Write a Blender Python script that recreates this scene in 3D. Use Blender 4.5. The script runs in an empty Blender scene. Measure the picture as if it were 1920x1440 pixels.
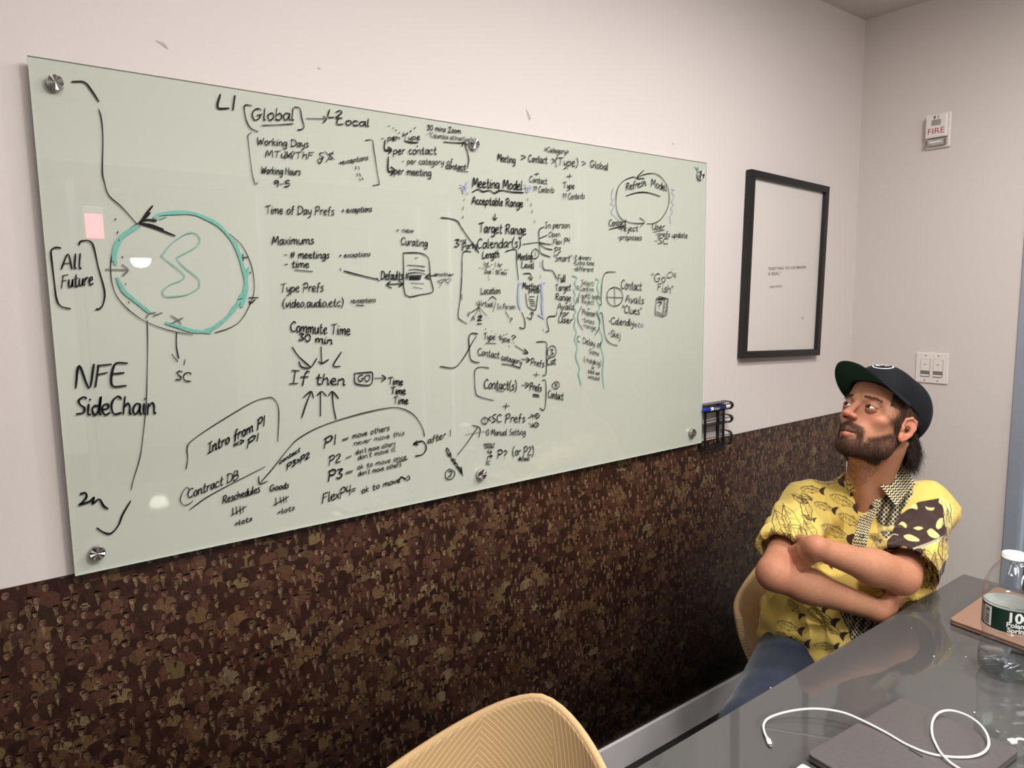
import bpy, bmesh, math, random
import numpy as np
from mathutils import Vector, Matrix
random.seed(7); rng = np.random.default_rng(7)
C = bpy.context.scene.collection
SC = bpy.context.scene

# ------------------------------------------------------------------ camera, world, lights, exposure
FPX, YAW, PITCH, ROLL = 1350.24, 0.654385, 0.122321, -0.01449
CAM = np.array([-0.1335, -1.5294, 1.5363])
def _axes():
    f = np.array([math.sin(YAW)*math.cos(PITCH), math.cos(YAW)*math.cos(PITCH), -math.sin(PITCH)])
    r = np.cross(f, [0, 0, 1.0]); r /= np.linalg.norm(r); u = np.cross(r, f)
    c, s = math.cos(ROLL), math.sin(ROLL)
    return f, c*r+s*u, -s*r+c*u
CF, CR, CU = _axes()
cam_data = bpy.data.cameras.new('camera'); cam = bpy.data.objects.new('camera', cam_data); C.objects.link(cam)
cam_data.sensor_fit = 'HORIZONTAL'; cam_data.sensor_width = 36; cam_data.lens = FPX/1920*36
cam_data.clip_start = 0.02
cam.matrix_world = Matrix(((CR[0], CU[0], -CF[0], CAM[0]), (CR[1], CU[1], -CF[1], CAM[1]), (CR[2], CU[2], -CF[2], CAM[2]), (0, 0, 0, 1)))
SC.camera = cam
SC.view_settings.view_transform = 'Standard'; SC.view_settings.look = 'None'
SC.view_settings.gamma = 1.0; SC.view_settings.use_curve_mapping = False
SC.view_settings.exposure = 0.12
w = bpy.data.worlds.new('world'); SC.world = w; w.use_nodes = True
w.node_tree.nodes['Background'].inputs[0].default_value = (1.0, 0.95, 0.9, 1)
w.node_tree.nodes['Background'].inputs[1].default_value = 0.05
def area(name, loc, size, power, col=(1, 0.957, 0.928), rot=(0, 0, 0), sy=None, spread=180):
    l = bpy.data.lights.new(name, 'AREA'); l.energy = power; l.color = col; l.size = size; l.spread = math.radians(spread)
    if sy: l.shape = 'RECTANGLE'; l.size_y = sy
    o = bpy.data.objects.new(name, l); C.objects.link(o); o.location = loc; o.rotation_euler = rot
    return o
LIGHTS = [
    area('ceiling_downlight', (1.75, -1.15, 2.56), 0.16, 17),
    area('ceiling_downlight', (0.75, -1.75, 2.56), 0.2, 22),
    area('ceiling_wash', (0.7, -1.25, 2.58), 1.8, 17, (1, 0.96, 0.94), (0, 0, 0), 0.25),
    area('upper_wall_fill', (0.9, -1.85, 2.585), 2.4, 18, (1, 0.962, 0.948), (math.radians(55), 0, 0), 0.15),  # added soft fill without a fixture, brightens the upper wall
    area('office_wash', (1.3, -4.1, 2.58), 3.0, 230, (1, 0.95, 0.92), (0, 0, 0), 0.8),
]

# ------------------------------------------------------------------ geometry from the camera solve
def px_ray(x, y): return CF + CR*(x-960)/FPX - CU*(y-720)/FPX
def at(x, y, d): return CAM + px_ray(x, y)*d                       # a point at a given distance
def onp(x, y, axis, val):                                          # a point on a world plane
    r = px_ray(x, y); t = (val-CAM[axis])/r[axis]; return CAM+t*r
def proj(P):
    D = np.asarray(P, float)-CAM; z = D@CF
    return 960+FPX*(D@CR)/z, 720-FPX*(D@CU)/z

# ------------------------------------------------------------------ helpers
def srgb(r, g, b):
    f = lambda v: (v/255/12.92) if v/255 <= 0.04045 else ((v/255+0.055)/1.055)**2.4
    return (f(r), f(g), f(b), 1)
def mat(name, col, rough=0.5, metal=0.0, spec=0.5, coat=0, emit=None, estr=0, noise=None, bump=None, attr=None, sheen=0):
    m = bpy.data.materials.new(name); m.use_nodes = True; nt = m.node_tree; b = nt.nodes['Principled BSDF']
    b.inputs['Base Color'].default_value = col; b.inputs['Roughness'].default_value = rough
    b.inputs['Metallic'].default_value = metal; b.inputs['Specular IOR Level'].default_value = spec
    b.inputs['Coat Weight'].default_value = coat; b.inputs['Coat Roughness'].default_value = 0.03
    if sheen: b.inputs['Sheen Weight'].default_value = sheen
    if emit: b.inputs['Emission Color'].default_value = emit; b.inputs['Emission Strength'].default_value = estr
    src = None
    if attr:
        a = nt.nodes.new('ShaderNodeAttribute'); a.attribute_name = attr; src = a.outputs['Color']
    if noise:
        sc_, amt = noise
        tc = nt.nodes.new('ShaderNodeTexCoord'); n = nt.nodes.new('ShaderNodeTexNoise'); n.inputs['Scale'].default_value = sc_
        n.inputs['Detail'].default_value = 5; nt.links.new(tc.outputs['Object'], n.inputs['Vector'])
        mr = nt.nodes.new('ShaderNodeMapRange'); mr.inputs[1].default_value = 0.3; mr.inputs[2].default_value = 0.7
        mr.inputs[3].default_value = 1-amt; mr.inputs[4].default_value = 1+amt; nt.links.new(n.outputs[0], mr.inputs[0])
        mx = nt.nodes.new('ShaderNodeMix'); mx.data_type = 'RGBA'; mx.blend_type = 'MULTIPLY'; mx.inputs[0].default_value = 1
        if src: nt.links.new(src, mx.inputs[6])
        else: mx.inputs[6].default_value = col
        nt.links.new(mr.outputs[0], mx.inputs[7]); src = mx.outputs[2]
    if src: nt.links.new(src, b.inputs['Base Color'])
    if bump:
        sc_, st, dist = bump
        tc = nt.nodes.new('ShaderNodeTexCoord'); n = nt.nodes.new('ShaderNodeTexNoise'); n.inputs['Scale'].default_value = sc_
        n.inputs['Detail'].default_value = 4; nt.links.new(tc.outputs['Object'], n.inputs['Vector'])
        bp = nt.nodes.new('ShaderNodeBump'); bp.inputs['Strength'].default_value = st; bp.inputs['Distance'].default_value = dist
        nt.links.new(n.outputs[0], bp.inputs['Height']); nt.links.new(bp.outputs[0], b.inputs['Normal'])
    return m
def clear_mat(name, tint, ior=1.5, extra=0.0, rough=0.0):
    m = bpy.data.materials.new(name); m.use_nodes = True; nt = m.node_tree; nt.nodes.remove(nt.nodes['Principled BSDF'])
    out = nt.nodes['Material Output']; t = nt.nodes.new('ShaderNodeBsdfTransparent'); t.inputs[0].default_value = tint
    g = nt.nodes.new('ShaderNodeBsdfGlossy'); g.inputs['Roughness'].default_value = rough
    lw = nt.nodes.new('ShaderNodeLayerWeight'); lw.inputs[0].default_value = 0.5; f0 = ((ior-1)/(ior+1))**2       # Schlick on both faces
    pw = nt.nodes.new('ShaderNodeMath'); pw.operation = 'POWER'; pw.inputs[1].default_value = 5; nt.links.new(lw.outputs['Facing'], pw.inputs[0])
    ad = nt.nodes.new('ShaderNodeMath'); ad.operation = 'MULTIPLY_ADD'; ad.inputs[1].default_value = 1-f0; ad.inputs[2].default_value = f0+extra; nt.links.new(pw.outputs[0], ad.inputs[0])
    mx = nt.nodes.new('ShaderNodeMixShader'); nt.links.new(ad.outputs[0], mx.inputs[0])
    nt.links.new(t.outputs[0], mx.inputs[1]); nt.links.new(g.outputs[0], mx.inputs[2]); nt.links.new(mx.outputs[0], out.inputs[0])
    return m
def link(name, me, m, parent=None, smooth=False):
    o = bpy.data.objects.new(name, me); C.objects.link(o)
    for k in (m if isinstance(m, (list, tuple)) else [m]):
        if k: me.materials.append(k)
    if parent is not None:
        o.parent = parent; o.matrix_parent_inverse = parent.matrix_basis.inverted()
    if smooth: me.polygons.foreach_set('use_smooth', [True]*len(me.polygons))
    return o
def mesh(name, verts, faces, m, parent=None, smooth=False, cols=None, mi=None):
    me = bpy.data.meshes.new(name); me.from_pydata([tuple(map(float, v)) for v in verts], [], [tuple(map(int, f)) for f in faces])
    if cols is not None:
        a = me.color_attributes.new('Col', 'FLOAT_COLOR', 'POINT'); cc = np.ones((len(verts), 4), np.float32); cc[:, :3] = cols
        a.data.foreach_set('color', cc.ravel())
    if mi is not None: me.polygons.foreach_set('material_index', np.asarray(mi, np.int32))
    me.update(); return link(name, me, m, parent, smooth)
def bigmesh(name, V, Q, m, parent=None, smooth=True, cols=None):   # numpy arrays, quads or triangles
    V = np.asarray(V, np.float32); Q = np.asarray(Q, np.int32); n = Q.shape[1]
    me = bpy.data.meshes.new(name); me.vertices.add(len(V)); me.vertices.foreach_set('co', V.ravel())
    me.loops.add(Q.size); me.loops.foreach_set('vertex_index', Q.ravel())
    me.polygons.add(len(Q)); me.polygons.foreach_set('loop_start', np.arange(0, Q.size, n, dtype=np.int32))
    me.polygons.foreach_set('loop_total', np.full(len(Q), n, np.int32))
    if cols is not None:
        a = me.color_attributes.new('Col', 'FLOAT_COLOR', 'POINT'); cc = np.ones((len(V), 4), np.float32); cc[:, :3] = cols
        a.data.foreach_set('color', cc.ravel())
    me.update(calc_edges=True); me.validate(); return link(name, me, m, parent, smooth)
def bm_obj(name, bm, m, parent=None, smooth=False):
    me = bpy.data.meshes.new(name); bmesh.ops.recalc_face_normals(bm, faces=bm.faces); bm.to_mesh(me); bm.free()
    return link(name, me, m, parent, smooth)
def add_box(bm, lo, hi, bev=0.0, seg=2, M=None):
    lo, hi = Vector(lo), Vector(hi); r = bmesh.ops.create_cube(bm, size=1); vs = r['verts']
    for v in vs: v.co = Vector(((lo[i]+hi[i])/2+v.co[i]*(hi[i]-lo[i]) for i in range(3)))
    if bev:
        es = list({e for v in vs for e in v.link_edges}); q = bmesh.ops.bevel(bm, geom=es, offset=bev, segments=seg, affect='EDGES', profile=0.5)
        vs = list({v for f in q['faces'] for v in f.verts} | {v for v in vs if v.is_valid})
    if M is not None: bmesh.ops.transform(bm, matrix=M, verts=[v for v in vs if v.is_valid])
def box(name, lo, hi, m, parent=None, bev=0.0, M=None):
    bm = bmesh.new(); add_box(bm, lo, hi, bev, 2, M); return bm_obj(name, bm, m, parent)
def lathe(name, prof, m, parent=None, M=None, n=48, smooth=True, fn=None, caps=True):
    V, F = [], []
    for r, z in prof:
        for k in range(n):
            a = 2*math.pi*k/n; rr = fn(r, z, a) if fn else r; V.append((rr*math.cos(a), rr*math.sin(a), z))
    for i in range(len(prof)-1):
        for k in range(n): F.append((i*n+k, i*n+(k+1) % n, (i+1)*n+(k+1) % n, (i+1)*n+k))
    if caps and prof[0][0] > 1e-6: F.append(tuple(reversed(range(n))))
    if caps and prof[-1][0] > 1e-6: F.append(tuple((len(prof)-1)*n+k for k in range(n)))
    if M is not None: V = [tuple(M @ Vector(v)) for v in V]
    return mesh(name, V, F, m, parent, smooth)
def catmull(P, n=6):
    P = [np.asarray(q, float) for q in P]
    if len(P) < 3: return P
    out = []; Q = [2*P[0]-P[1]]+P+[2*P[-1]-P[-2]]
    for i in range(1, len(Q)-2):
        a, b, c, d = Q[i-1:i+3]
        for k in range(n):
            t = k/n; out.append(0.5*((2*b)+(c-a)*t+(2*a-5*b+4*c-d)*t*t+(3*b-a-3*c+d)*t**3))
    out.append(P[-1]); return out
def tube(name, pts, r, m, parent=None, n=10, rad=None):
    P = [Vector(q) for q in pts]; V, F = [], []; up = Vector((0, 0, 1)); prev = None
    for i, q in enumerate(P):
        t = (P[min(i+1, len(P)-1)]-P[max(i-1, 0)]).normalized()
        if prev is None:
            a = up.cross(t)
            if a.length < 1e-3: a = Vector((1, 0, 0)).cross(t)
            a.normalize()
        else: a = (prev-t*prev.dot(t)).normalized()
        prev = a; b = t.cross(a); rr = rad[i] if rad else r
        for k in range(n):
            an = 2*math.pi*k/n; V.append(q+a*math.cos(an)*rr+b*math.sin(an)*rr)
    for i in range(len(P)-1):
        for k in range(n): F.append((i*n+k, i*n+(k+1) % n, (i+1)*n+(k+1) % n, (i+1)*n+k))
    F.append(tuple(reversed(range(n)))); F.append(tuple((len(P)-1)*n+k for k in range(n)))
    return mesh(name, V, F, m, parent, True)
def thing(name, label, cat, loc=(0, 0, 0), rz=0, group=None):
    o = bpy.data.objects.new(name, None); C.objects.link(o); o.location = loc; o.rotation_euler = (0, 0, rz)
    o.empty_display_size = 0.05; o['label'] = label; o['category'] = cat
    if group: o['group'] = group
    bpy.context.view_layer.update(); return o
def tag(o, label, cat, group=None):
    o['label'] = label; o['category'] = cat
    if group: o['group'] = group
    return o
def struct(o): o['kind'] = 'structure'; return o
def text_mesh(s, size=1.0, res=3, bold=0.0):                                  # flat outline lettering -> verts, faces
    cu = bpy.data.curves.new('lettering', 'FONT'); cu.body = s; cu.size = size; cu.resolution_u = res; cu.align_x = 'LEFT'; cu.offset = bold*size
    o = bpy.data.objects.new('lettering_tmp', cu); C.objects.link(o); bpy.context.view_layer.update()
    dg = bpy.context.evaluated_depsgraph_get(); me = bpy.data.meshes.new_from_object(o.evaluated_get(dg))
    V = [v.co.copy() for v in me.vertices]; F = [tuple(p.vertices) for p in me.polygons]
    bpy.data.objects.remove(o); bpy.data.meshes.remove(me); bpy.data.curves.remove(cu); return V, F

# ------------------------------------------------------------------ room
XC, ZC, YB = 2.843, 2.605, -3.15
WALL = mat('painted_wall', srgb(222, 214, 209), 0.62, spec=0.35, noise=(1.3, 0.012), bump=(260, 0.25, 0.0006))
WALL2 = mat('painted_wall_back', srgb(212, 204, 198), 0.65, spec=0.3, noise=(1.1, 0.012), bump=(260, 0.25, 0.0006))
CEIL = mat('painted_ceiling', srgb(214, 208, 206), 0.8, noise=(2, 0.01), bump=(200, 0.2, 0.0006))
FLOOR = mat('carpet', srgb(38, 36, 36), 0.95, noise=(90, 0.35), bump=(300, 0.6, 0.003))
BASE = mat('baseboard_paint', srgb(228, 225, 226), 0.4, noise=(6, 0.06))
ALU = mat('door_aluminium', srgb(160, 168, 182), 0.35, 0.3, noise=(12, 0.03))
DARKG = mat('dark_void', srgb(16, 16, 18), 0.5, noise=(3, 0.1))
GLASSD = clear_mat('door_glass', (0.55, 0.58, 0.6, 1), 1.5, 0.02)
GLASSP = clear_mat('partition_glass', (0.9, 0.93, 0.92, 1), 1.45, 0.0)
GREY = mat('grey_panel', srgb(120, 122, 120), 0.6, noise=(4, 0.03))
WHITE = mat('white_plastic', srgb(232, 226, 220), 0.35, noise=(20, 0.01))
struct(box('floor', (-2.3, -7.0, -0.1), (4.6, 0.12, 0.0), FLOOR))
struct(box('ceiling', (-2.3, -7.0, ZC), (4.6, 0.12, ZC+0.1), CEIL))
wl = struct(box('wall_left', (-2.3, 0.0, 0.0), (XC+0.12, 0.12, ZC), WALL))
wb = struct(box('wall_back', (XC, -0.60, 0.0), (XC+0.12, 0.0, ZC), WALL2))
struct(box('wall_near', (-2.3, -7.0, 0.0), (-2.2, 0.0, ZC), WALL))
struct(box('baseboard_left', (-2.2, -0.014, 0.0), (XC, 0.0, 0.105), BASE, bev=0.003))
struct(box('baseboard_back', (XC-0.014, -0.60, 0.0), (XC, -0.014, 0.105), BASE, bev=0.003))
# scuffs on the paint
SC1 = mat('scuff', srgb(186, 176, 171), 0.8, noise=(200, 0.1))
def scuff(cx, cy, L, W_, ang):
    c = onp(cx, cy, 1, -0.0006); V = []
    for k in range(14):
        a = 2*math.pi*k/14; r = 1+0.25*math.sin(3*a+cx); x, z = L*math.cos(a)*r, W_*math.sin(a)*r
        V.append((c[0]+x*math.cos(ang)-z*math.sin(ang), -0.0006, c[2]+x*math.sin(ang)+z*math.cos(ang)))
    mesh('scuff', V, [tuple(range(14))], SC1, wl)
scuff(305, 83, 0.011, 0.003, -0.5); scuff(991, 216, 0.014, 0.004, -1.1); scuff(598, 128, 0.004, 0.002, -0.5); scuff(1262, 270, 0.006, 0.002, -0.4)
# doorway in the back wall: aluminium frame, glass leaf, dark corridor beyond
d1 = thing('door_1', 'x', 'door', (XC, -1.2, 0)); del d1['label']; del d1['category']; d1['kind'] = 'structure'
for a, b in (((XC-0.012, -0.645, 0), (XC+0.1, -0.60, 2.40)), ((XC-0.012, -1.75, 0), (XC+0.1, -1.70, 2.40)), ((XC-0.012, -1.70, 2.35), (XC+0.1, -0.645, 2.40)), ((XC-0.012, -3.15, 0), (XC+0.1, -3.10, 2.40)), ((XC-0.012, -3.10, 2.35), (XC+0.1, -1.75, 2.40))):
    box('door_frame', a, b, ALU, d1, 0.002)
box('frame_lip', (XC+0.02, -0.655, 0), (XC+0.05, -0.645, 2.35), mat('lip_light', srgb(205, 210, 220), 0.3, 0.4), d1)
box('glass_leaf', (XC+0.04, -1.70, 0.01), (XC+0.05, -0.655, 2.35), GLASSD, d1)
box('glass_pane', (XC+0.04, -3.10, 0.01), (XC+0.05, -1.75, 2.35), GLASSD, d1)
struct(box('trim_1', (XC, -3.15, 2.40), (XC+0.12, -0.60, ZC), WALL2))
struct(box('wall_corridor', (4.5, -7.0, 0), (4.6, 0.12, ZC), DARKG))
# glass front of the room, opposite the board (seen only mirrored in the glass board)
gp = thing('window_1', 'x', 'w', (1, YB, 0)); del gp['label']; del gp['category']; gp['kind'] = 'structure'
struct(box('wall_right', (-2.2, YB-0.1, 2.29), (XC, YB, ZC), WALL))
box('head_rail', (-2.2, YB-0.06, 2.20), (XC, YB, 2.29), GREY, gp)
for x in (-1.2, 0.17, 0.40, 1.43, 2.6): box('mullion', (x, YB-0.05, 0), (x+0.035, YB, 2.20), ALU, gp)
for a, b in ((-2.2, -1.2), (-1.165, 0.17), (0.435, 1.43), (1.465, 2.6)): box('pane', (a, YB-0.03, 0.02), (b, YB-0.022, 2.20), GLASSP, gp)
struct(box('wall_office', (-2.3, -7.0, 0), (4.6, -6.9, ZC), mat('office_wall', srgb(190, 186, 178), 0.7, noise=(0.8, 0.03))))
struct(box('trim_2', (0.9, -6.85, 0), (2.3, -6.75, 2.35), GREY)); struct(box('trim_3', (-0.2, -6.85, 0), (0.6, -6.75, 2.4), GREY)); struct(box('trim_4', (2.75, -6.85, 0), (4.0, -6.8, 2.4), GREY))
# ------------------------------------------------------------------ printed crowd mural on the lower wall
ZM = 1.0315
def build_mural():
    root = thing('wall_mural', 'sepia photo mural of a dense crowd covering the lower wall under the glass board', 'mural', (XC/2-0.3, -0.001, 0.1))
    MB = mat('mural_base', srgb(48, 28, 22), 0.32, spec=0.45, noise=(9, 0.3))
    box('backing_sheet', (-2.2, -0.003, 0.105), (XC-0.006, -0.0001, ZM), MB, root)
    MP = mat('mural_print', (0.1, 0.06, 0.04, 1), 0.33, spec=0.45, attr='Col', noise=(380, 0.4))
    V, F, K = [], [], []
    lin = lambda c: np.array(srgb(*c)[:3])
    skin = [lin(c) for c in ((150, 122, 92), (138, 108, 82), (162, 138, 104), (124, 96, 74))]
    dark = [lin(c) for c in ((48, 27, 23), (40, 24, 20), (60, 36, 30), (52, 30, 22))]
    mid = [lin(c) for c in ((98, 70, 52), (112, 86, 58), (84, 56, 44), (124, 98, 66), (92, 62, 50), (76, 50, 40))]
    lite = [lin(c) for c in ((158, 140, 100), (146, 128, 84), (172, 154, 116))]
    tone = np.array(srgb(58, 35, 27)[:3])
    soft = lambda L_, k: [c*(1-k)+tone*k for c in L_]
    skin, dark, mid, lite = soft(skin, .46), soft(dark, .30), soft(mid, .54), soft(lite, .62)
    ROWS = 46; y = [0]
    def poly(pts, col, yy):
        b = len(V); V.extend((p[0], yy, p[1]) for p in pts); K.extend([col]*len(pts)); F.append(tuple(range(b, b+len(pts))))
    def ell(cx, cz, a, b_, n, ang=0):
        ca, sa = math.cos(ang), math.sin(ang); o = []
        for k in range(n):
            t = 2*math.pi*k/n; X, Z = a*math.cos(t), b_*math.sin(t); o.append((cx+X*ca-Z*sa, cz+X*sa+Z*ca))
        return o
    def clip(pts): return [(max(-2.0, min(XC-0.008, x)), max(0.107, min(ZM-0.001, z))) for x, z in pts]
    for row in range(ROWS):
        zr = ZM+0.0-row*(ZM-0.10)/(ROWS-1)
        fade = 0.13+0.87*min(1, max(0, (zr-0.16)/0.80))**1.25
        n_in_row = 126
        for i in range(n_in_row):
            x = -0.85+3.72*(i+0.5*(row % 2)+random.uniform(-.33, .33))/n_in_row
            if x > XC-0.01: continue
            z = zr+random.uniform(-.012, .012); s = random.uniform(.0068, .0102)
            yb = -0.0032-row*5.2e-5-(i % 3)*1.7e-5; e = 3.0e-6
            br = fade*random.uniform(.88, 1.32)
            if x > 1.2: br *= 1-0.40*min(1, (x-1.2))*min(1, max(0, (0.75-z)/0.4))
            if z < .155: br *= 1+1.6*(1-(z-.105)/.05)*random.uniform(.5, 1)  # glow above the baseboard painted into the print as a lighter fringe
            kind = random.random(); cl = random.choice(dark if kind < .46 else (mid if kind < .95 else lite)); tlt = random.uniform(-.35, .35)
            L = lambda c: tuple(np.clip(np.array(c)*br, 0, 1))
            w_ = s*random.uniform(1.7, 2.3); hgt = s*random.uniform(3.6, 5)
            sh = [(x-w_, z-hgt), (x-w_*1.02, z-s*1.9), (x-w_*.7, z-s*1.25), (x-s*.35, z-s*.85), (x+s*.35, z-s*.85), (x+w_*.7, z-s*1.2), (x+w_*1.04, z-s*2.0), (x+w_*.95, z-hgt)]
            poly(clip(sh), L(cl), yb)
            if random.random() < .55:
                lc = random.choice(lite if kind < .6 else dark)
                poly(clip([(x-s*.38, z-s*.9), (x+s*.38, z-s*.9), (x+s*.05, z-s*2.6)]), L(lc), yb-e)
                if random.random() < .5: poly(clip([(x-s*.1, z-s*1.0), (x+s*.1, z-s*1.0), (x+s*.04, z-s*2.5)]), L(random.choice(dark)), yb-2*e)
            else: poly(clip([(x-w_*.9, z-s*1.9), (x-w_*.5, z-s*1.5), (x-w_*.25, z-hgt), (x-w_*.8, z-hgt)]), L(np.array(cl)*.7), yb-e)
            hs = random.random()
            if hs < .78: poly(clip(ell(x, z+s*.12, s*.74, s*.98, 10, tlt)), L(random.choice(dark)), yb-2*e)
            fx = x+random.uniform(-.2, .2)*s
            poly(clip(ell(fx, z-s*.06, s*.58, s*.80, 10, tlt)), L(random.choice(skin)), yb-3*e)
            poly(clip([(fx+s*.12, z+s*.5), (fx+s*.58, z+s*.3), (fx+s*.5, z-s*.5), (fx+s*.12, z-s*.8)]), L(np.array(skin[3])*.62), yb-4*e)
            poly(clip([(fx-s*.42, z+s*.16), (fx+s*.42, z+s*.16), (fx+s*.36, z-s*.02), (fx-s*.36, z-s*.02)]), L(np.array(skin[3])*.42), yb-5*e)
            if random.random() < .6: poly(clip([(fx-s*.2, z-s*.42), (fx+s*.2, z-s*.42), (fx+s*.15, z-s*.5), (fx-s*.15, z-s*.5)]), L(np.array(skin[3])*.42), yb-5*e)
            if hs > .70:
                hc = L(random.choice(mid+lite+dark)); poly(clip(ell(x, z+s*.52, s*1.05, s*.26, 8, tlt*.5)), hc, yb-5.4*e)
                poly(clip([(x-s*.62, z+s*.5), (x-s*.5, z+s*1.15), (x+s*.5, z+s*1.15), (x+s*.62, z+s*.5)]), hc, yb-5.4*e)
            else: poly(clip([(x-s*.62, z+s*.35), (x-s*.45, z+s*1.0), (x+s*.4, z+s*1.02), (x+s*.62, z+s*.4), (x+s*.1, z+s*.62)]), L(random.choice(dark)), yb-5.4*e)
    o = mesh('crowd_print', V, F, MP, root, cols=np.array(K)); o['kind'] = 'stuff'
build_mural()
# ------------------------------------------------------------------ glass whiteboard
YG = -0.02625; BW, BZ0, BZ1 = 1.821, 1.035, 1.950
def build_board():
    root = thing('glass_whiteboard', 'large pale green glass whiteboard covered in marker notes on the left wall', 'whiteboard', (BW/2, YG/2, BZ0))
    BACK = mat('board_back_paint', srgb(212, 214, 204), 0.5, spec=0.2, noise=(1.2, 0.01))
    PANE = clear_mat('board_glass', (0.984, 0.991, 0.981, 1), 1.5, 0.008)
    EDGE = mat('glass_edge', srgb(196, 214, 204), 0.15, spec=0.6, noise=(40, 0.04))
    bm = bmesh.new(); add_box(bm, (0, YG, BZ0), (BW, YG+0.003, BZ1)); pane = bm_obj('glass_pane', bm, PANE, root)
    pane.data.materials.append(EDGE)
    for p in pane.data.polygons:
        if abs(p.normal.y) < 0.5: p.material_index = 1
    box('back_paint', (0.0, YG+0.0031, BZ0), (BW, YG+0.0060, BZ1), BACK, root)
    ST = mat('brushed_steel', srgb(190, 188, 184), 0.28, 1.0, noise=(60, 0.25))
    for px, py in ((104, 154), (183, 1038), (891, 269), (905, 890), (1316, 328), (1301, 812)):
        c = onp(px, py, 1, YG-0.01)
        M = Matrix.Translation((c[0], YG, c[2])) @ Matrix.Rotation(math.pi/2, 4, 'X')
        so = lathe('standoff_cap', [(0.0125, 0.0), (0.0135, 0.001), (0.0135, 0.0092), (0.0128, 0.0098), (0.0, 0.0098)], ST, root, M, 32, False)
        lathe('spacer', [(0.009, -0.0262), (0.009, -0.0072)], ST, so, M, 20)
        vs = [M @ Vector((0, 0, .0104))]+[M @ Vector((.0125*math.cos(a), .0125*math.sin(a), .0099+(.0022 if i_ % 2 else 0))) for i_, a in enumerate(np.linspace(0, 2*math.pi, 16, endpoint=False)+px)]
        mesh('spun_face', vs, [(0, 1+i_, 1+(i_+1) % 16) for i_ in range(16)], ST, so)
    return root
board = build_board()

INK = {'k': mat('black_marker_ink', srgb(16, 16, 18), 0.6, spec=.2, noise=(300, 0.35)),
       'g': mat('faded_black_ink', srgb(96, 98, 94), 0.6, noise=(300, 0.3)),
       't': mat('teal_marker_ink', srgb(112, 182, 166), 0.6, noise=(220, 0.12)),
       'b': mat('blue_marker_ink', srgb(120, 136, 186), 0.6, noise=(300, 0.2)),
       'l': mat('pale_blue_ink', srgb(160, 172, 198), 0.6, noise=(150, 0.12)),
       'n': mat('indigo_ink', srgb(60, 64, 120), 0.6, noise=(300, 0.2))}
_layer = [0]
def ink(name, strokes, wd=0.0026, c='k', smooth=5):
    """strokes: lists of (x, z) metres on the glass -> one mesh of thin raised ribbons"""
    V, F = [], []
    for s in strokes:
        _layer[0] += 1; y = YG-0.0002-(_layer[0] % 120)*4e-6
        P = catmull([np.array(q, float) for q in s], smooth) if smooth and len(s) > 2 else [np.array(q, float) for q in s]
        Q = [P[0]]
        for q in P[1:]:
            if np.hypot(*(q-Q[-1])) > 2e-4: Q.append(q)
        if len(Q) < 2: Q = [Q[0], Q[0]+[wd*.6, -wd*.2]]
        n = len(Q); b = len(V); ph = rng.uniform(0, 6)
        for i, q in enumerate(Q):
            t = Q[min(i+1, n-1)]-Q[max(i-1, 0)]; t = t/(np.hypot(*t)+1e-9); nn = np.array([-t[1], t[0]])
            h = wd/2*(1+0.16*math.sin(i*0.55+ph)); h *= 0.75 if i in (0, n-1) else 1
            ex = t*(-wd*.3 if i == 0 else (wd*.3 if i == n-1 else 0))
            for sg in (1, -1): V.append((q[0]+ex[0]+nn[0]*h*sg, y, q[1]+ex[1]+nn[1]*h*sg))
        for i in range(n-1): F.append((b+2*i, b+2*i+1, b+2*i+3, b+2*i+2))
    if V: return mesh(name, V, F, INK[c], board)
def bp(x, y):
    q = onp(x, y, 1, YG); return (q[0], q[2])
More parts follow.
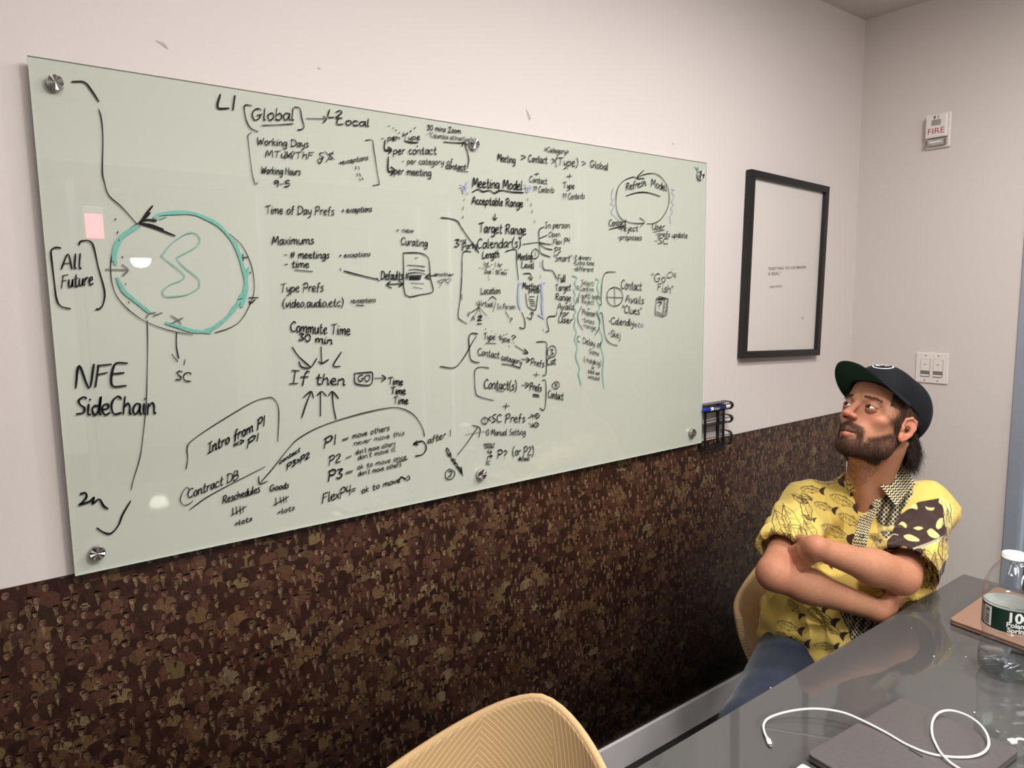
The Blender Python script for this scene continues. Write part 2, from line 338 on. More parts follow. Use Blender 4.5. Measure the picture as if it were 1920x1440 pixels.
G = {  # single-stroke hand: x, y on a grid where x-height is 6, capitals 10, tails -4
'A': (7, '0 0 3.5 10 7 0/1.2 3.6 6 4'), 'B': (6, '0 0 0.5 10/0.5 10 4.5 9.5 4.5 6 0.5 5.2 5.5 4.5 5.5 1 0 0'), 'C': (6.5, '6.5 8.5 4 10 1 8 0 4 2 0.3 6.5 1'),
'D': (7, '0.4 10 0 0/-0.6 9.6 4 9.4 7 6 5.5 1.5 0 0'), 'E': (6, '5.6 10 0.6 9.4 0 0.4 6 0/0.4 5.4 4.6 5.6'), 'F': (6, '0.8 9.6 0 0/0.2 9.6 6 10/0.5 5.4 4.6 5.8'),
'G': (7.5, '6.5 8.6 4 10 1 8 0 4 2 0.3 5.6 1 6.6 4.4/3.8 4.2 7.6 4.8'), 'H': (7, '0.6 10 0 0/6.6 10 6.2 0/0.3 5 6.4 5.4'), 'I': (4.4, '2.4 10 2 0/0.4 9.8 4.6 10.2/0 0 4.4 0.3'),
'L': (5.6, '0.6 10 0 0.6 5.6 0.4'), 'M': (8.6, '0 0 1.4 10 4 3 7 10 8.6 0'), 'N': (7, '0 0 0.6 10 6 0 7 10'), 'O': (7.4, '4 10 1 8 0 4 2.6 0 6 1.6 7.4 6 5.6 9.4 3.4 10'),
'P': (6, '0.8 9.6 0 -1/-0.6 9 3.6 10.4 6 8 4.4 5 0.6 4.6'), 'R': (6.6, '0.6 9.6 0 0/-0.4 9 3.6 10 5.6 8 4 5.4 0.8 5 6.6 0'), 'S': (5.6, '5.6 9.2 3.4 10 0.8 8.2 2 5.6 4.8 3.8 4.2 0.8 0 0.4'),
'T': (7, '3.6 9.6 3 0/-0.4 9 7 10.2'), 'U': (6.6, '0.4 10 0.2 3 3 0 6 2.8 6.4 10 6.6 1 7.4 0.2'), 'V': (6, '0 10 3 0 6 10'), 'W': (9.4, '0 10 2 0.2 4.6 7.4 6.6 0.6 9.4 9.8'),
'a': (5, '4.6 5.6 1.4 5.6 0 2.4 1.8 0 4 2.4 4.6 5.4 4.6 1.2 5.8 0.2'), 'b': (5, '0.6 10 0.2 0.6/0.3 3.6 3 5.8 5 3 3 0 0.2 0.8'), 'c': (4.4, '4.4 5 2 6 0 3 1.6 0.2 4.8 0.8'),
'd': (5, '4.4 5 1.4 5.4 0 2.4 1.8 0 4.2 2.4 5 10 4.8 1 5.8 0.2'), 'e': (4.6, '0.3 3 3.6 3.6 3.4 5.8 1 5.4 0 2.4 2 0 5 0.9'), 'f': (4, '4.4 9.4 2.4 9.6 1.8 5 1.4 -1.4/0 5 4 5.6'),
'g': (5, '4.6 5.6 1.4 5.6 0 2.6 2 0.4 4.2 2.6 4.8 5.6 4.6 -2.6 2 -4 0.2 -3'), 'h': (5, '0.6 10 0 0/0.2 3.4 2.6 6 4.2 4.4 4.4 0.4 5.4 0.2'), 'i': (1.6, '0.4 5.8 0.6 0.6 1.8 0.2/0.8 8.2 1.1 8.5'),
'j': (2.4, '2 5.8 2 -3 0 -3.6/2.1 8.2 2.4 8.5'), 'k': (4.8, '0.6 10 0 0/4 6 0.6 3 4.8 0'), 'l': (1.8, '0.4 10 0.5 0.8 1.8 0.2'), 'm': (8, '0 5.8 0.4 0/0.4 4 2.6 6 3.6 4 3.8 0.4/3.8 4 6 6 7.2 4 7.2 0.6 8.4 0.2'),
'n': (5, '0 5.8 0.3 0/0.4 4 3 6 4.4 4 4.4 0.6 5.6 0.2'), 'o': (4.8, '2.6 6 0.4 4.4 0.6 1 3 0 4.8 2.4 4 5.4 2.2 6'), 'p': (5, '0.2 5.8 -0.2 -4/0.2 4 3 6 4.8 3.4 3 0.4 0.3 1'), 'q': (5, '4.6 5.6 1.4 5.6 0 2.6 2 0.4 4.4 2.6/4.8 5.8 4.6 -4'),
'r': (3.6, '0.2 5.8 0.3 0/0.4 3.6 2 5.8 4 5.6'), 's': (3.8, '3.8 5.4 1.6 6 0.8 4.4 3.4 2.4 3 0.4 0 0.2'), 't': (4, '2 9.4 1.6 1.2 2.8 0 4 0.6/0 5.8 4.2 6.2'), 'u': (5, '0.2 5.8 0.4 1 2.6 0 4.4 2.4 4.6 5.8 4.6 1 5.8 0.2'),
'v': (4.4, '0 5.8 2 0 4.4 5.8'), 'w': (7, '0 5.8 1.6 0.2 3.6 5 5.2 0.2 7 5.8'), 'x': (4.4, '0 5.6 4.6 0/4.4 5.8 0 0'), 'y': (4.8, '0.2 5.8 1.2 1.4 3.8 2.4/4.8 5.8 4 -2 1 -4'), 'Z': (6, '0 9.6 6 10 0 0 6 0.4'), 'z': (4.4, '0 5.6 4.2 5.8 0 0.2 4.6 0.4'),
'0': (5.6, '3 10 0.4 7 0.4 2.4 3 0 5.6 3 5.2 8 3 10'), '1': (1.6, '0.8 10 1 0'), '2': (5.4, '0 8 2.6 10 4.8 7.6 0 0.4 5.6 0.6'), '3': (5, '0.2 9.4 4.6 9.6 2 5.8 5 3.4 3 0.2 0 0.8'), '4': (5.4, '0.6 10 0.2 5 5 5.4/5 10 4.6 0'),
'5': (5, '5 9.8 1 9.6 0.6 5.8 4.4 5 4.4 1 0 0.2'), '9': (5, '4.6 8.4 2 10 0.2 7.4 2 5.4 4.6 8 4.4 0'), '(': (2.6, '2.6 11 0.2 6 0.6 1 2.4 -2'), ')': (2.6, '0 11 2.4 7 2.2 1 0 -2'), '[': (2.6, '2.6 11 0 10.6 0.2 -1.4 2.6 -1.8'),
']': (2.6, '0 11 2.4 10.6 2.2 -1.4 0 -1.8'), '-': (3.6, '0 4 3.6 4.2'), '+': (4.6, '2.4 6.6 2.2 1/0 3.8 4.8 4.2'), '=': (5, '0 5.2 5 5.6/0 2.8 5 3.2'), '#': (6, '1.6 8 0.8 0/4.6 8 3.8 0/0 5.4 6 5.8/-0.2 2.6 5.6 3'),
'?': (4.6, '0 8.4 2.4 10 4.6 8 1.8 4.6 2 3/2 0.4 2.3 0.1'), '.': (1, '0.3 0.3 0.6 0'), ',': (1.4, '1 0.6 0.2 -1.6'), '"': (2.6, '0.4 10 0.2 7/2.2 10 2 7'), "'": (1.2, '0.6 10 0.3 7.6'), '/': (4, '4 10 0 -1'), '>': (4.6, '0 8 4.4 5 0.4 2'),
'<': (4, '4 7.4 0 4.4 3.8 2'), ':': (1, '0.3 5 0.5 4.7/0.3 1 0.5 0.7'), ' ': (3.2, ''), '*': (4, '0 3 4 7/4 3 0 7')}
def glyphs(s):
    out, x = [], 0
    for ch in s:
        wd, d = G.get(ch, (3, ''))
        for part in d.split('/'):
            v = [float(q) for q in part.split()]
            if v: out.append([(x+a+rng.normal(0, .16), b+rng.normal(0, .18)) for a, b in zip(v[::2], v[1::2])])
        x += wd+1.5
    return out, max(x-1.5, 1)
def wr(s, x0, y0, x1, y1, h, wd=0.0022, c='k', sl=0.08):
    """handwriting whose baseline runs from photo point 0 to photo point 1, capital height h"""
    st, W_ = glyphs(s); res = []
    for q in st: res.append([bp(x0+(x1-x0)*(a+sl*b)/W_, y0+(y1-y0)*a/W_-h*b/10) for a, b in q])
    ink('handwriting', res, wd*(.74 if h < 10 else (.88 if h < 13 else 1)), c)
def st(name, txt, wd=0.0022, c='k', smooth=5):
    """freehand strokes traced on the glass: 'x y x y ... / x y ...'"""
    res = []
    for part in txt.split('/'):
        v = [float(q) for q in part.split()]; res.append([bp(a, b) for a, b in zip(v[::2], v[1::2])])
    if name in ('dotted_line', 'dashed_line', 'ditto_marks', 'hatching', 'tick_marks', 'blue_smudge', 'branch_lines', 'drawn_lines', 'tally_marks'):
        o = ink(name, res, wd, c, smooth); o['kind'] = 'stuff'; return
    groups = []                                                     # strokes that touch belong together
    for q in res:
        A = np.array(catmull([np.array(t) for t in q], 4)); hit = [g for g in groups if any(np.linalg.norm(A[:, None]-B[None], axis=-1).min() < .008 for _, B in g)]
        new = [(q, A)]+[t for g in hit for t in g]; groups = [g for g in groups if g not in hit]+[new] if False else [g for g in groups if not any(g is h for h in hit)]+[new]
    for g in groups: ink(name, [q for q, _ in g], wd, c, smooth)
K = 0.0031; T = 0.0015
# left third
st('bracket_line', '135 153 158 154 172 170 185 190', K, smooth=4)
st('bracket_line', '185 205 190 222 193 260 192 320 196 342 204 366 230 390 262 426', 0.0019)
st('drawn_arrow', '286 386 275 400 262 418/281 399 268 414 262 418/293 414 276 412 262 418 285 422 306 430/262 419 290 427 328 442', 0.0034)
st('bracket_line', '276 600 277 640 276 700 274 760 268 820 262 860 250 900 246 918', T)
st('bracket_line', '245 939 230 965 222 985 208 1000 194 998 182 990', K)
st('drawn_circle', '262 416 235 436 218 456 208 490 210 530 222 560 250 588 280 606 320 620 362 628', T)
st('drawn_circle', '430 438 455 462 472 500 477 540 470 568 452 600 430 615 402 624', T)
st('teal_ring', '290 408 300 402 322 399 355 399 380 406 410 422 435 450 450 480 458 515/440 455 452 485 462 530 460 556 454 574/455 550 440 580 415 604 390 620 365 621 340 614 312 605/280 585 255 565 232 545 220 521/217 495 216 478 222 455 235 440 258 424/213 488 214 470 226 446 244 430', 0.0062, 't')
st('teal_ring', '465 502 462 525 456 550 452 575/300 410 312 406/440 572 425 596 405 612 385 618/372 622 395 624', 0.0042, 't')
st('teal_zigzag', '303 480 320 458 345 440 362 436 372 442 375 452 366 464 340 478 332 484 345 500 372 522 374 534 372 540 350 552 320 556 308 554 306 546 318 534 338 526 346 517 335 505 318 492 303 480', 0.0018, 't')
st('drawn_arrow', '198 505 238 506/229 496 240 506 230 517/232 514 241 507', 0.0024, 'g')
st('tick_marks', '216 412 217 410/220 437 221 434/223 451 223 450/229 481 230 483/235 532 236 533/241 566 242 568/240 580 242 582/455 477 456 489/457 483 465 482/469 510 469 512/447 562 454 560/467 558 484 558/467 564 470 569 478 562', 0.0024)
st('cross_mark', '320 591 332 599 340 608/343 596 332 601 319 608/274 596 280 588 292 586/288 592 304 586', 0.0022, 'g')
st('drawn_arrow', '331 624 331 650 335 672/322 664 333 678/345 684 347 674', 0.0022)
wr('SC', 329, 712, 357, 716, 17, 0.0022)
wr('All', 116, 504, 152, 503, 27, 0.0026)
wr('Future', 116, 540, 174, 533, 24, 0.0024)
st('drawn_bracket', '114 465 104 464 96 470 97 488 102 530 106 560 114 574 132 579', 0.0026)
st('drawn_bracket', '148 459 152 452 168 452 176 464 184 500 196 545 194 568 188 578 180 580', 0.0026)
wr('NFE', 142, 728, 236, 722, 42, 0.0036)
wr('SideChain', 144, 778, 290, 776, 34, 0.0034)
st('drawn_squiggle', '151 926 160 924 162 932 154 942 149 946 168 940 176 932 174 944 186 936 194 948 202 954', 0.0036)
wr('L1', 408, 203, 440, 206, 26, 0.0036)
wr('Global', 472, 225, 551, 225, 22, 0.0025)
st('underline', '491 235 520 234 550 232', 0.0018)
st('drawn_bracket', '472 198 460 197 458 206 462 226 470 240 484 247', 0.0022)
st('drawn_bracket', '552 201 562 203 566 222 570 238 564 243 558 243', 0.0022)
st('drawn_arrow', '575 222 610 223/606 218 612 223 606 230', 0.0024)
wr('L2', 615, 220, 641, 222, 14, 0.0026)
wr('Local', 632, 233, 692, 237, 14, 0.0026)
st('drawn_bracket', '472 248 465 254 466 270 472 320 478 344 484 342', 0.0014)
wr('Working Days', 482, 271, 578, 276, 13, 0.002)
wr('MTuWThF S S', 498, 294, 624, 299, 12, 0.0021)
st('cross_mark', '534 284 548 298/550 283 534 298/609 284 627 299/625 284 611 304/595 300 600 306 607 294', 0.0022)
wr('+exceptions', 636, 309, 690, 299, 9, 0.0023)
wr('Working Hours', 490, 325, 563, 328, 13, 0.0019)
wr('9-5', 513, 350, 542, 350, 12, 0.0024)
st('ditto_marks', '667 312 667 317/672 312 674 317/670 325 670 330/674 325 676 330/674 335 676 338/679 333 681 337', 0.0022)
st('drawn_bracket', '685 263 698 263 701 280 707 320 711 344 708 346 699 348', 0.0018)
wr('Time of Day Prefs', 498, 400, 626, 403, 15, 0.002)
wr('+ exceptions', 641, 399, 697, 396, 10, 0.0022)
wr('Maximums', 510, 458, 588, 457, 15, 0.0022)
wr('- # meetings', 533, 483, 617, 484, 13, 0.0022)
wr('+ exceptions', 636, 483, 694, 480, 9, 0.0022)
wr('- time', 534, 501, 579, 501, 13, 0.0022)
st('underline', '553 506 586 509', 0.0026)
st('drawn_arrow', '638 503 639 507/645 508 675 516 709 524/706 521 711 527', 0.0026)
wr('Type Prefs', 526, 548, 606, 546, 16, 0.0021)
wr('(video,audio,etc)', 530, 576, 643, 574, 15, 0.0021)
wr('+exceptions', 657, 568, 704, 566, 9, 0.0022)
st('underline', '668 572 682 573', 0.0026)
wr('+ new', 743, 435, 775, 436, 9, 0.0022)
wr('Curating', 752, 458, 801, 462, 13, 0.0022)
st('drawn_box', '756 474 785 474 800 480 805 490 807 520 812 540 810 548 790 552 760 553 757 500 756 474', 0.0022, smooth=3)
st('drawn_lines', '764 497 782 498 797 500/767 506 780 505 797 508/766 512 782 511 798 514/770 530 795 532/774 538 792 541/778 484 784 483', 0.0018)
st('filled_bar', '768 517 790 517/768 520 789 520/768 523 788 523', 0.0038)
wr('Defaults #', 715, 524, 766, 524, 16, 0.0024)
st('drawn_arrow', '726 533 754 532/732 528 725 534 734 540/747 526 755 532 748 537/821 515 800 518/807 512 798 519 806 523', 0.0026)
wr('another', 814, 517, 850, 518, 7, 0.002)
st('cross_mark', '822 527 833 523 840 530 846 522 836 524 826 530 820 526/836 521 824 538/832 522 842 534', 0.0015, 'g')
wr('Commute Time', 545, 622, 656, 628, 19, 0.0026)
wr('30 min', 560, 638, 622, 645, 13, 0.0028)
st('drawn_arrow', '548 651 560 668 582 688/560 678 566 688 582 689 594 672/602 650 603 682/597 678 604 681 616 674/640 660 625 685 638 687', 0.0028)
wr('If', 543, 719, 576, 720, 24, 0.003); wr('then', 592, 720, 645, 722, 20, 0.003)
st('drawn_box', '664 700 690 698 698 699 698 715 692 722 672 721 665 716 665 700', 0.0027, smooth=3)
wr('GO', 671, 715, 693, 715, 12, 0.0026)
st('drawn_arrow', '702 709 722 709/716 703 723 709 715 715', 0.0026)
wr('Time', 728, 720, 755, 722, 13, 0.0028); wr('Time', 733, 738, 760, 739, 13, 0.0028); wr('Time', 738, 756, 765, 757, 13, 0.0028)
st('drawn_arrow', '566 783 574 758 583 735/569 745 583 734 588 746/601 780 601 736/595 741 603 734 612 742/630 786 625 760 623 735/616 742 623 734 635 747', 0.0028)
st('drawn_bracket', '349 879 352 860 351 840 360 826 400 798 470 756 500 746 512 747 521 760 523 782 521 828', 0.0018)
wr('Intro from P1', 390, 850, 496, 798, 19, 0.0028)
wr('=>', 438, 840, 457, 832, 13, 0.003); wr('P1', 464, 838, 484, 826, 15, 0.003)
wr('Contract DB', 352, 935, 446, 898, 17, 0.0021)
st('drawn_circle', '356 918 350 914 343 922 338 938 345 947 356 944 362 938', T)
st('underline', '356 955 400 925 497 875', 0.0019)
st('drawn_arrow', '796 818 792 802 776 778 750 765 720 766 660 780 600 800 560 822 540 842 510 880 488 905/485 893 487 907 502 902', 0.0021)
wr('contact', 524, 870, 562, 846, 8, 0.0028); wr('P3>P2', 538, 880, 580, 858, 11, 0.003)
wr('Reschedules', 418, 944, 487, 922, 14, 0.0022); wr('Goods', 506, 921, 541, 914, 11, 0.0025)
st('tally_marks', '437 952 436 966/443 950 444 964/450 949 451 963/456 949 456 960/434 966 462 949', 0.0022)
st('tally_marks', '517 933 518 947/525 932 527 943/531 931 532 942/536 930 537 941/513 947 541 931', 0.0024)
wr('+lots', 440, 986, 472, 976, 9, 0.0026); wr('+lots', 520, 965, 552, 955, 9, 0.0026)
wr('P1', 608, 839, 629, 832, 18, 0.0034); wr('=', 642, 829, 652, 826, 10, 0.0024)
wr('move others', 661, 822, 730, 806, 10, 0.0021); wr('never move this', 664, 835, 758, 815, 9, 0.0021)
wr('P2', 617, 871, 638, 866, 16, 0.0026); wr('=', 648, 862, 658, 859, 9, 0.0024)
wr("don't move others", 667, 852, 741, 835, 9, 0.0021); wr("don't move it", 671, 862, 741, 845, 9, 0.0023)
wr('P3', 616, 900, 641, 896, 18, 0.0034); wr('=', 648, 891, 660, 888, 10, 0.0026)
wr('ok to move once', 670, 880, 762, 860, 9, 0.0023); wr("don't move others", 672, 892, 752, 874, 9, 0.0023)
st('underline', '744 867 764 861', 0.0028)
wr('FlexP4=', 605, 943, 666, 925, 18, 0.0026); wr('ok to move', 678, 925, 750, 904, 11, 0.0026)
st('infinity_sign', '747 903 752 894 760 897 766 892 768 898 762 900 754 895 748 898', 0.0022)
st('drawn_arrow', '779 855 792 852 799 842 797 832 790 827 777 832/783 826 776 832 784 834', 0.003)
wr('after 1', 802, 832, 845, 817, 12, 0.0026)
# centre
wr('- per Type', 715, 264, 787, 262, 11, 0.0022)
st('dotted_line', '729 236 730 236/737 240 738 240/742 244 743 244/748 249 749 249/779 239 777 241/771 245 769 247/764 249 762 251/757 254 755 255/742 256 743 256/738 261 740 262/748 260 750 259/782 274 783 274/756 249 757 250', 0.003)
st('underline', '759 264 770 267 784 267', 0.003)
st('drawn_arrow', '722 263 721 280 732 282/728 276 734 281 729 288/728 294 728 320 738 320/733 313 740 319 733 328', 0.0034)
wr('per contact', 738, 289, 818, 289, 14, 0.0022)
wr('- per category of', 754, 307, 848, 309, 11, 0.002)
wr('per meeting', 739, 326, 808, 330, 13, 0.0022)
wr('contact', 836, 316, 873, 318, 10, 0.0026)
st('underline', '857 320 878 322/832 266 860 268 872 267', 0.0024)
st('drawn_arrow', '876 316 879 300 876 284 871 268/866 274 871 267 876 272', 0.0026)
wr('30 mins Zoom', 801, 243, 864, 250, 9, 0.0026); wr('- "Columbia attraction"', 798, 256, 884, 266, 9, 0.0018)
wr('Meeting', 933, 301, 966, 306, 13, 0.0023); wr('>', 976, 301, 985, 301, 13, 0.0023); wr('Contact', 991, 303, 1026, 306, 13, 0.0023)
wr('>(Type)', 1034, 309, 1083, 312, 15, 0.0023); wr('>', 1090, 312, 1098, 312, 12, 0.0022); wr('Global', 1107, 313, 1140, 319, 13, 0.0023)
wr('>Category>', 1021, 284, 1066, 289, 9, 0.0026)
wr('+', 1002, 331, 1010, 331, 12); wr('Contact', 993, 341, 1026, 345, 11); wr('?? Contexts', 1000, 360, 1039, 361, 11, 0.002)
wr('+', 1062, 336, 1072, 336, 15, 0.0024); wr('Type', 1056, 352, 1077, 354, 11, 0.0024); wr('?? Contexts', 1055, 374, 1096, 372, 11, 0.0021)
wr('Meeting Model', 886, 350, 979, 356, 17, 0.003)
st('underline', '886 360 896 355 906 359 918 357 928 362 940 357 960 360 982 361', 0.0028)
wr('Acceptable Range', 885, 382, 980, 388, 14, 0.0028)
st('blue_scribble', '864 345 870 358 876 341/862 352 872 348 868 362 876 352 866 356/984 345 990 356 994 348/982 352 996 352 988 360 986 350', 0.003, 'l')
st('dashed_line', '877 362 875 364/871 373 870 376/869 387 868 393/868 405 868 409/868 428 868 432/989 372 990 376/996 381 996 386/998 394 998 399/1003 413 1002 417/867 455 867 470/866 510 866 520/866 552 866 562', 0.0026, 'g')
st('drawn_arrow', '928 401 928 411/924 407 928 412 932 408', 0.0028)
wr('Target Range', 898, 435, 986, 440, 18, 0.0029)
st('bracket_line', '827 408 845 410 858 415 866 428 890 462 898 474', 0.0026)
wr('3', 852, 463, 861, 463, 14, 0.0025); wr('rd', 863, 455, 873, 455, 8, 0.0022); wr('Party', 868, 468, 894, 464, 12, 0.0024)
wr('Calendar(s)', 895, 465, 976, 463, 17, 0.0026)
st('branch_lines', '980 458 1010 454/1020 425 1011 432 1011 454/1026 441 1011 447/1010 454 1022 457 1034 458/1011 456 1022 465 1036 468/1011 456 1014 474 1032 482', 0.0024)
wr('In person', 1022, 427, 1068, 427, 11, 0.0023); wr('Open', 1029, 444, 1050, 443, 9, 0.0023); wr('Flex P4', 1037, 459, 1068, 455, 10, 0.0023)
wr('P3', 1040, 474, 1051, 474, 10, 0.0024); wr('"Smart"', 1038, 489, 1072, 490, 12, 0.0023)
wr('-2 dinners', 1075, 486, 1108, 487, 8, 0.0023); wr('-Extra time', 1075, 496, 1114, 497, 8, 0.0023); wr('-different', 1075, 507, 1113, 509, 8, 0.0023)
st('drawn_bracket', '884 472 872 471 867 480 866 520 863 560 859 592 864 600 876 607', 0.0022)
st('drawn_bracket', '948 472 956 469 968 469 969 490 972 525/978 585 984 600 984 614 980 616 974 614', 0.0024)
wr('Length', 905, 484, 936, 482, 13, 0.0026); wr('1st - 1 hr', 907, 499, 941, 501, 9, 0.0023); wr('2nd - 30 min', 909, 512, 950, 515, 7, 0.0023)
st('dotted_line', '899 502 901 502/905 503 907 503/911 502 913 502/917 500 919 500/924 504 926 504/938 505 941 505/946 506 948 506/951 506 953 505/916 517 916 518/916 521 916 522/917 524 917 525', 0.0022)
wr('Location', 902, 551, 938, 550, 12, 0.0024)
st('branch_lines', '916 563 923 556 931 562/893 567 899 577/898 576 883 586/898 576 890 592/898 576 901 592/898 576 913 592/948 584 954 595', 0.0022)
wr('Virtual', 897, 573, 924, 575, 10, 0.002); wr('/', 925, 582, 929, 582, 16, 0.0022); wr('In Person', 932, 579, 966, 579, 9, 0.0022)
wr('V', 876, 594, 880, 592, 8); wr('A', 883, 602, 890, 600, 8, 0.0024); wr('Z', 895, 600, 903, 600, 8, 0.0024); wr('2', 895, 601, 903, 601, 8, 0.0026); wr('...', 909, 598, 917, 597, 8, 0.0024); wr('?', 955, 606, 960, 606, 10, 0.0022)
st('underline', '895 607 903 607', 0.003)
wr('Meeting', 971, 487, 998, 486, 12, 0.0026); wr('Level', 978, 502, 1001, 503, 12, 0.0026)
st('ringed_number', '1004 466 998 472 997 481 1002 485 1009 481 1010 472 1004 466/1004 472 1004 480', 0.0022)
st('drawn_arrow', '981 513 994 513 996 523/991 519 996 525 999 519/988 595 996 598 998 586/994 589 998 585 1001 590', 0.0024)
wr('Meeting', 980, 541, 1010, 543, 12, 0.0026); wr('prefs', 992, 548, 1012, 549, 9, 0.0026)
st('drawn_box', '986 550 988 570 992 577 1004 581 1007 565 1009 552', 0.0024, smooth=3)
st('drawn_lines', '992 556 1002 556/991 561 1001 562/993 565 1003 566/994 569 1003 570/995 573 1004 574', 0.0022)
st('blue_smudge', '974 530 972 548 973 570 976 580/978 530 972 540/1016 530 1018 560 1017 575 1019 597/1012 533 1022 530/1010 590 1020 596', 0.006, 'l')
st('dashed_line', '1014 490 1014 500/1014 515 1014 520/1015 535 1015 570/1019 616 1020 620', 0.003, 'l')
st('drawn_bracket', '1018 487 1018 500 1022 506 1036 508 1044 523/1044 584 1042 592 1028 594 1026 604 1029 620 1023 622', 0.0024)
wr('Full', 1046, 528, 1060, 528, 13, 0.0026); wr('Target', 1041, 545, 1070, 544, 12, 0.0026); wr('Range', 1042, 562, 1070, 564, 12, 0.0026)
wr('Avails', 1045, 580, 1077, 580, 12, 0.0026); wr('for', 1050, 592, 1066, 592, 10, 0.0026); wr('User', 1047, 604, 1073, 606, 12, 0.0026)
st('teal_wavy_line', '1074 516 1082 521 1078 530 1080 537 1076 545 1079 552 1076 560 1080 568 1076 576 1080 584 1076 592 1079 600 1077 612 1081 622 1078 636 1083 650 1080 668 1087 690 1085 700 1090 722', 0.0028, 't')
st('teal_wavy_line', '1073 516 1081 520/1117 522 1123 526 1120 538 1123 550 1120 562 1125 574 1121 586 1126 602 1124 614 1130 634 1127 650 1132 670 1130 700 1133 728', 0.0026, 't')
wr('Select/', 1090, 533, 1115, 536, 9, 0.0019); wr('A.Confirm', 1081, 544, 1113, 547, 9, 0.0021); wr('(-soft) both', 1085, 557, 1125, 561, 8, 0.0023); wr('B. Reject', 1081, 567, 1114, 571, 9, 0.002)
wr('+', 1101, 582, 1106, 582, 8, 0.002); wr('Propose', 1092, 589, 1116, 593, 10, 0.002); wr('-times', 1091, 602, 1114, 608, 9, 0.002); wr('-range', 1092, 613, 1117, 619, 9, 0.002)
st('drawn_bracket', '1091 574 1084 590 1085 605 1093 619/1118 584 1124 600 1123 616 1116 628', 0.002)
wr('C. Delay of', 1082, 640, 1127, 652, 11, 0.0021); wr('Game', 1105, 662, 1123, 667, 9, 0.002); wr('(-holding)', 1095, 677, 1127, 686, 9, 0.0021)
wr('said we', 1102, 698, 1124, 703, 7, 0.0022); wr('would', 1103, 708, 1123, 713, 7, 0.0022); st('drawn_arrow', '1111 683 1112 690/1109 688 1112 691 1114 688', 0.002)
st('drawn_bracket', '1155 510 1140 510 1133 515 1129 530 1127 560 1128 570 1124 572/1124 588 1129 588 1133 620 1137 636 1145 644 1158 648', 0.0022)
st('crossed_circle', '1152 538 1142 543 1138 555 1141 568 1152 574 1164 568 1168 556 1163 543 1152 538/1152 539 1153 573/1138 557 1168 558', 0.0022)
wr('Contact', 1165, 541, 1203, 545, 17, 0.0024); wr('Avails', 1173, 566, 1207, 570, 14, 0.0024); wr('"Clues"', 1167, 586, 1203, 590, 14, 0.0024)
wr('-Calendly', 1141, 607, 1188, 611, 13, 0.0023); wr('etc', 1190, 612, 1206, 613, 9, 0.0023, 'n'); wr('-Skej', 1141, 630, 1163, 634, 12, 0.0024)
wr('"Go', 1221, 527, 1247, 529, 15, 0.0023); wr('Fish"', 1233, 545, 1262, 550, 14, 0.0023)
st('infinity_sign', '1260 503 1260 506/1252 513 1259 510 1266 520 1266 512 1258 520 1251 520 1250 515', 0.002)
st('drawn_box', '1231 560 1228 590 1242 594 1246 563 1231 560 1236 556 1253 560 1246 563/1253 560 1250 590 1242 594', 0.0024, smooth=1)
wr('?', 1233, 578, 1240, 579, 13, 0.0028)
st('hatching', '1247 570 1252 564/1246 578 1252 568/1246 584 1252 574/1245 590 1251 580/1235 560 1246 558/1234 562 1248 560/1231 584 1241 588/1231 587 1241 591/1234 566 1240 567', 0.0026)
# lower centre
wr('Type:', 907, 636, 930, 637, 12, 0.0024); wr('type', 936, 636, 956, 642, 10, 0.0024); wr('?', 958, 640, 966, 641, 12, 0.0026)
st('dotted_line', '910 617 911 617/921 621 922 621/929 626 930 626/935 631 936 630/943 629 945 627/949 627 951 625/912 643 911 645/954 648 955 650/963 643 964 644/938 634 939 633', 0.0024)
st('underline', '912 643 930 644/941 682 960 685 976 690/930 732 944 734', 0.0026)
st('drawn_bracket', '896 626 884 625 879 634 880 655 882 672 888 678 899 680', 0.0026)
st('bracket_line', '825 687 852 689 870 670 884 645 893 630', 0.0024)
wr('Contact', 896, 665, 936, 672, 13, 0.0022); wr('category', 940, 674, 978, 683, 10, 0.0025); wr('Prefs', 996, 684, 1020, 688, 12, 0.0026)
st('drawn_arrow', '966 648 988 662/983 654 990 662 981 662/978 673 992 675/987 670 993 675 987 679/978 722 991 722/985 717 992 721 985 727', 0.0027)
st('drawn_bracket', '1006 641 1024 642 1025 660 1024 700 1017 704', 0.0024)
st('ringed_number', '1034 648 1028 654 1027 664 1032 669 1040 667 1043 658 1040 650 1034 648/1032 655 1037 656 1034 660 1038 663 1032 665', 0.0022); wr('Cat', 1026, 684, 1042, 683, 13, 0.0024)
wr('+', 1000, 708, 1010, 708, 15, 0.0024)
st('drawn_bracket', '917 690 900 688 891 694 890 710 892 736 900 744 926 751', 0.0022)
wr('Contact(s)', 908, 728, 968, 731, 17, 0.0026); wr('Prefs', 994, 730, 1015, 734, 13, 0.0028)
st('filled_bar', '1000 739 1010 741/1000 742 1011 744', 0.0036)
st('drawn_bracket', '1017 713 1023 714 1024 740 1022 764 1018 769 1012 765', 0.0024)
st('ringed_number', '1043 715 1037 719 1036 726 1042 729 1048 725 1048 718 1043 715/1040 720 1044 720 1041 724 1045 724', 0.0022); wr('Contact', 1028, 745, 1056, 750, 14, 0.0023)
wr('+', 942, 768, 954, 768, 17, 0.0027)
st('ringed_number', '908 782 903 788 905 794 912 794 915 786 908 782/909 785 909 792', 0.0022); wr('<SC Prefs', 915, 792, 984, 791, 15, 0.0026)
st('drawn_arrow', '990 784 999 779/995 777 1000 779 998 784/991 793 999 798/998 793 1000 799 994 799', 0.0022)
st('ringed_number', '1002 779 1007 775 1012 779 1007 784 1002 779/1005 779 1009 780/1000 797 1005 792 1010 796 1005 801 1000 797/1004 795 1007 799', 0.0026)
wr('0 Manual Setting', 912, 816, 985, 815, 11, 0.0022)
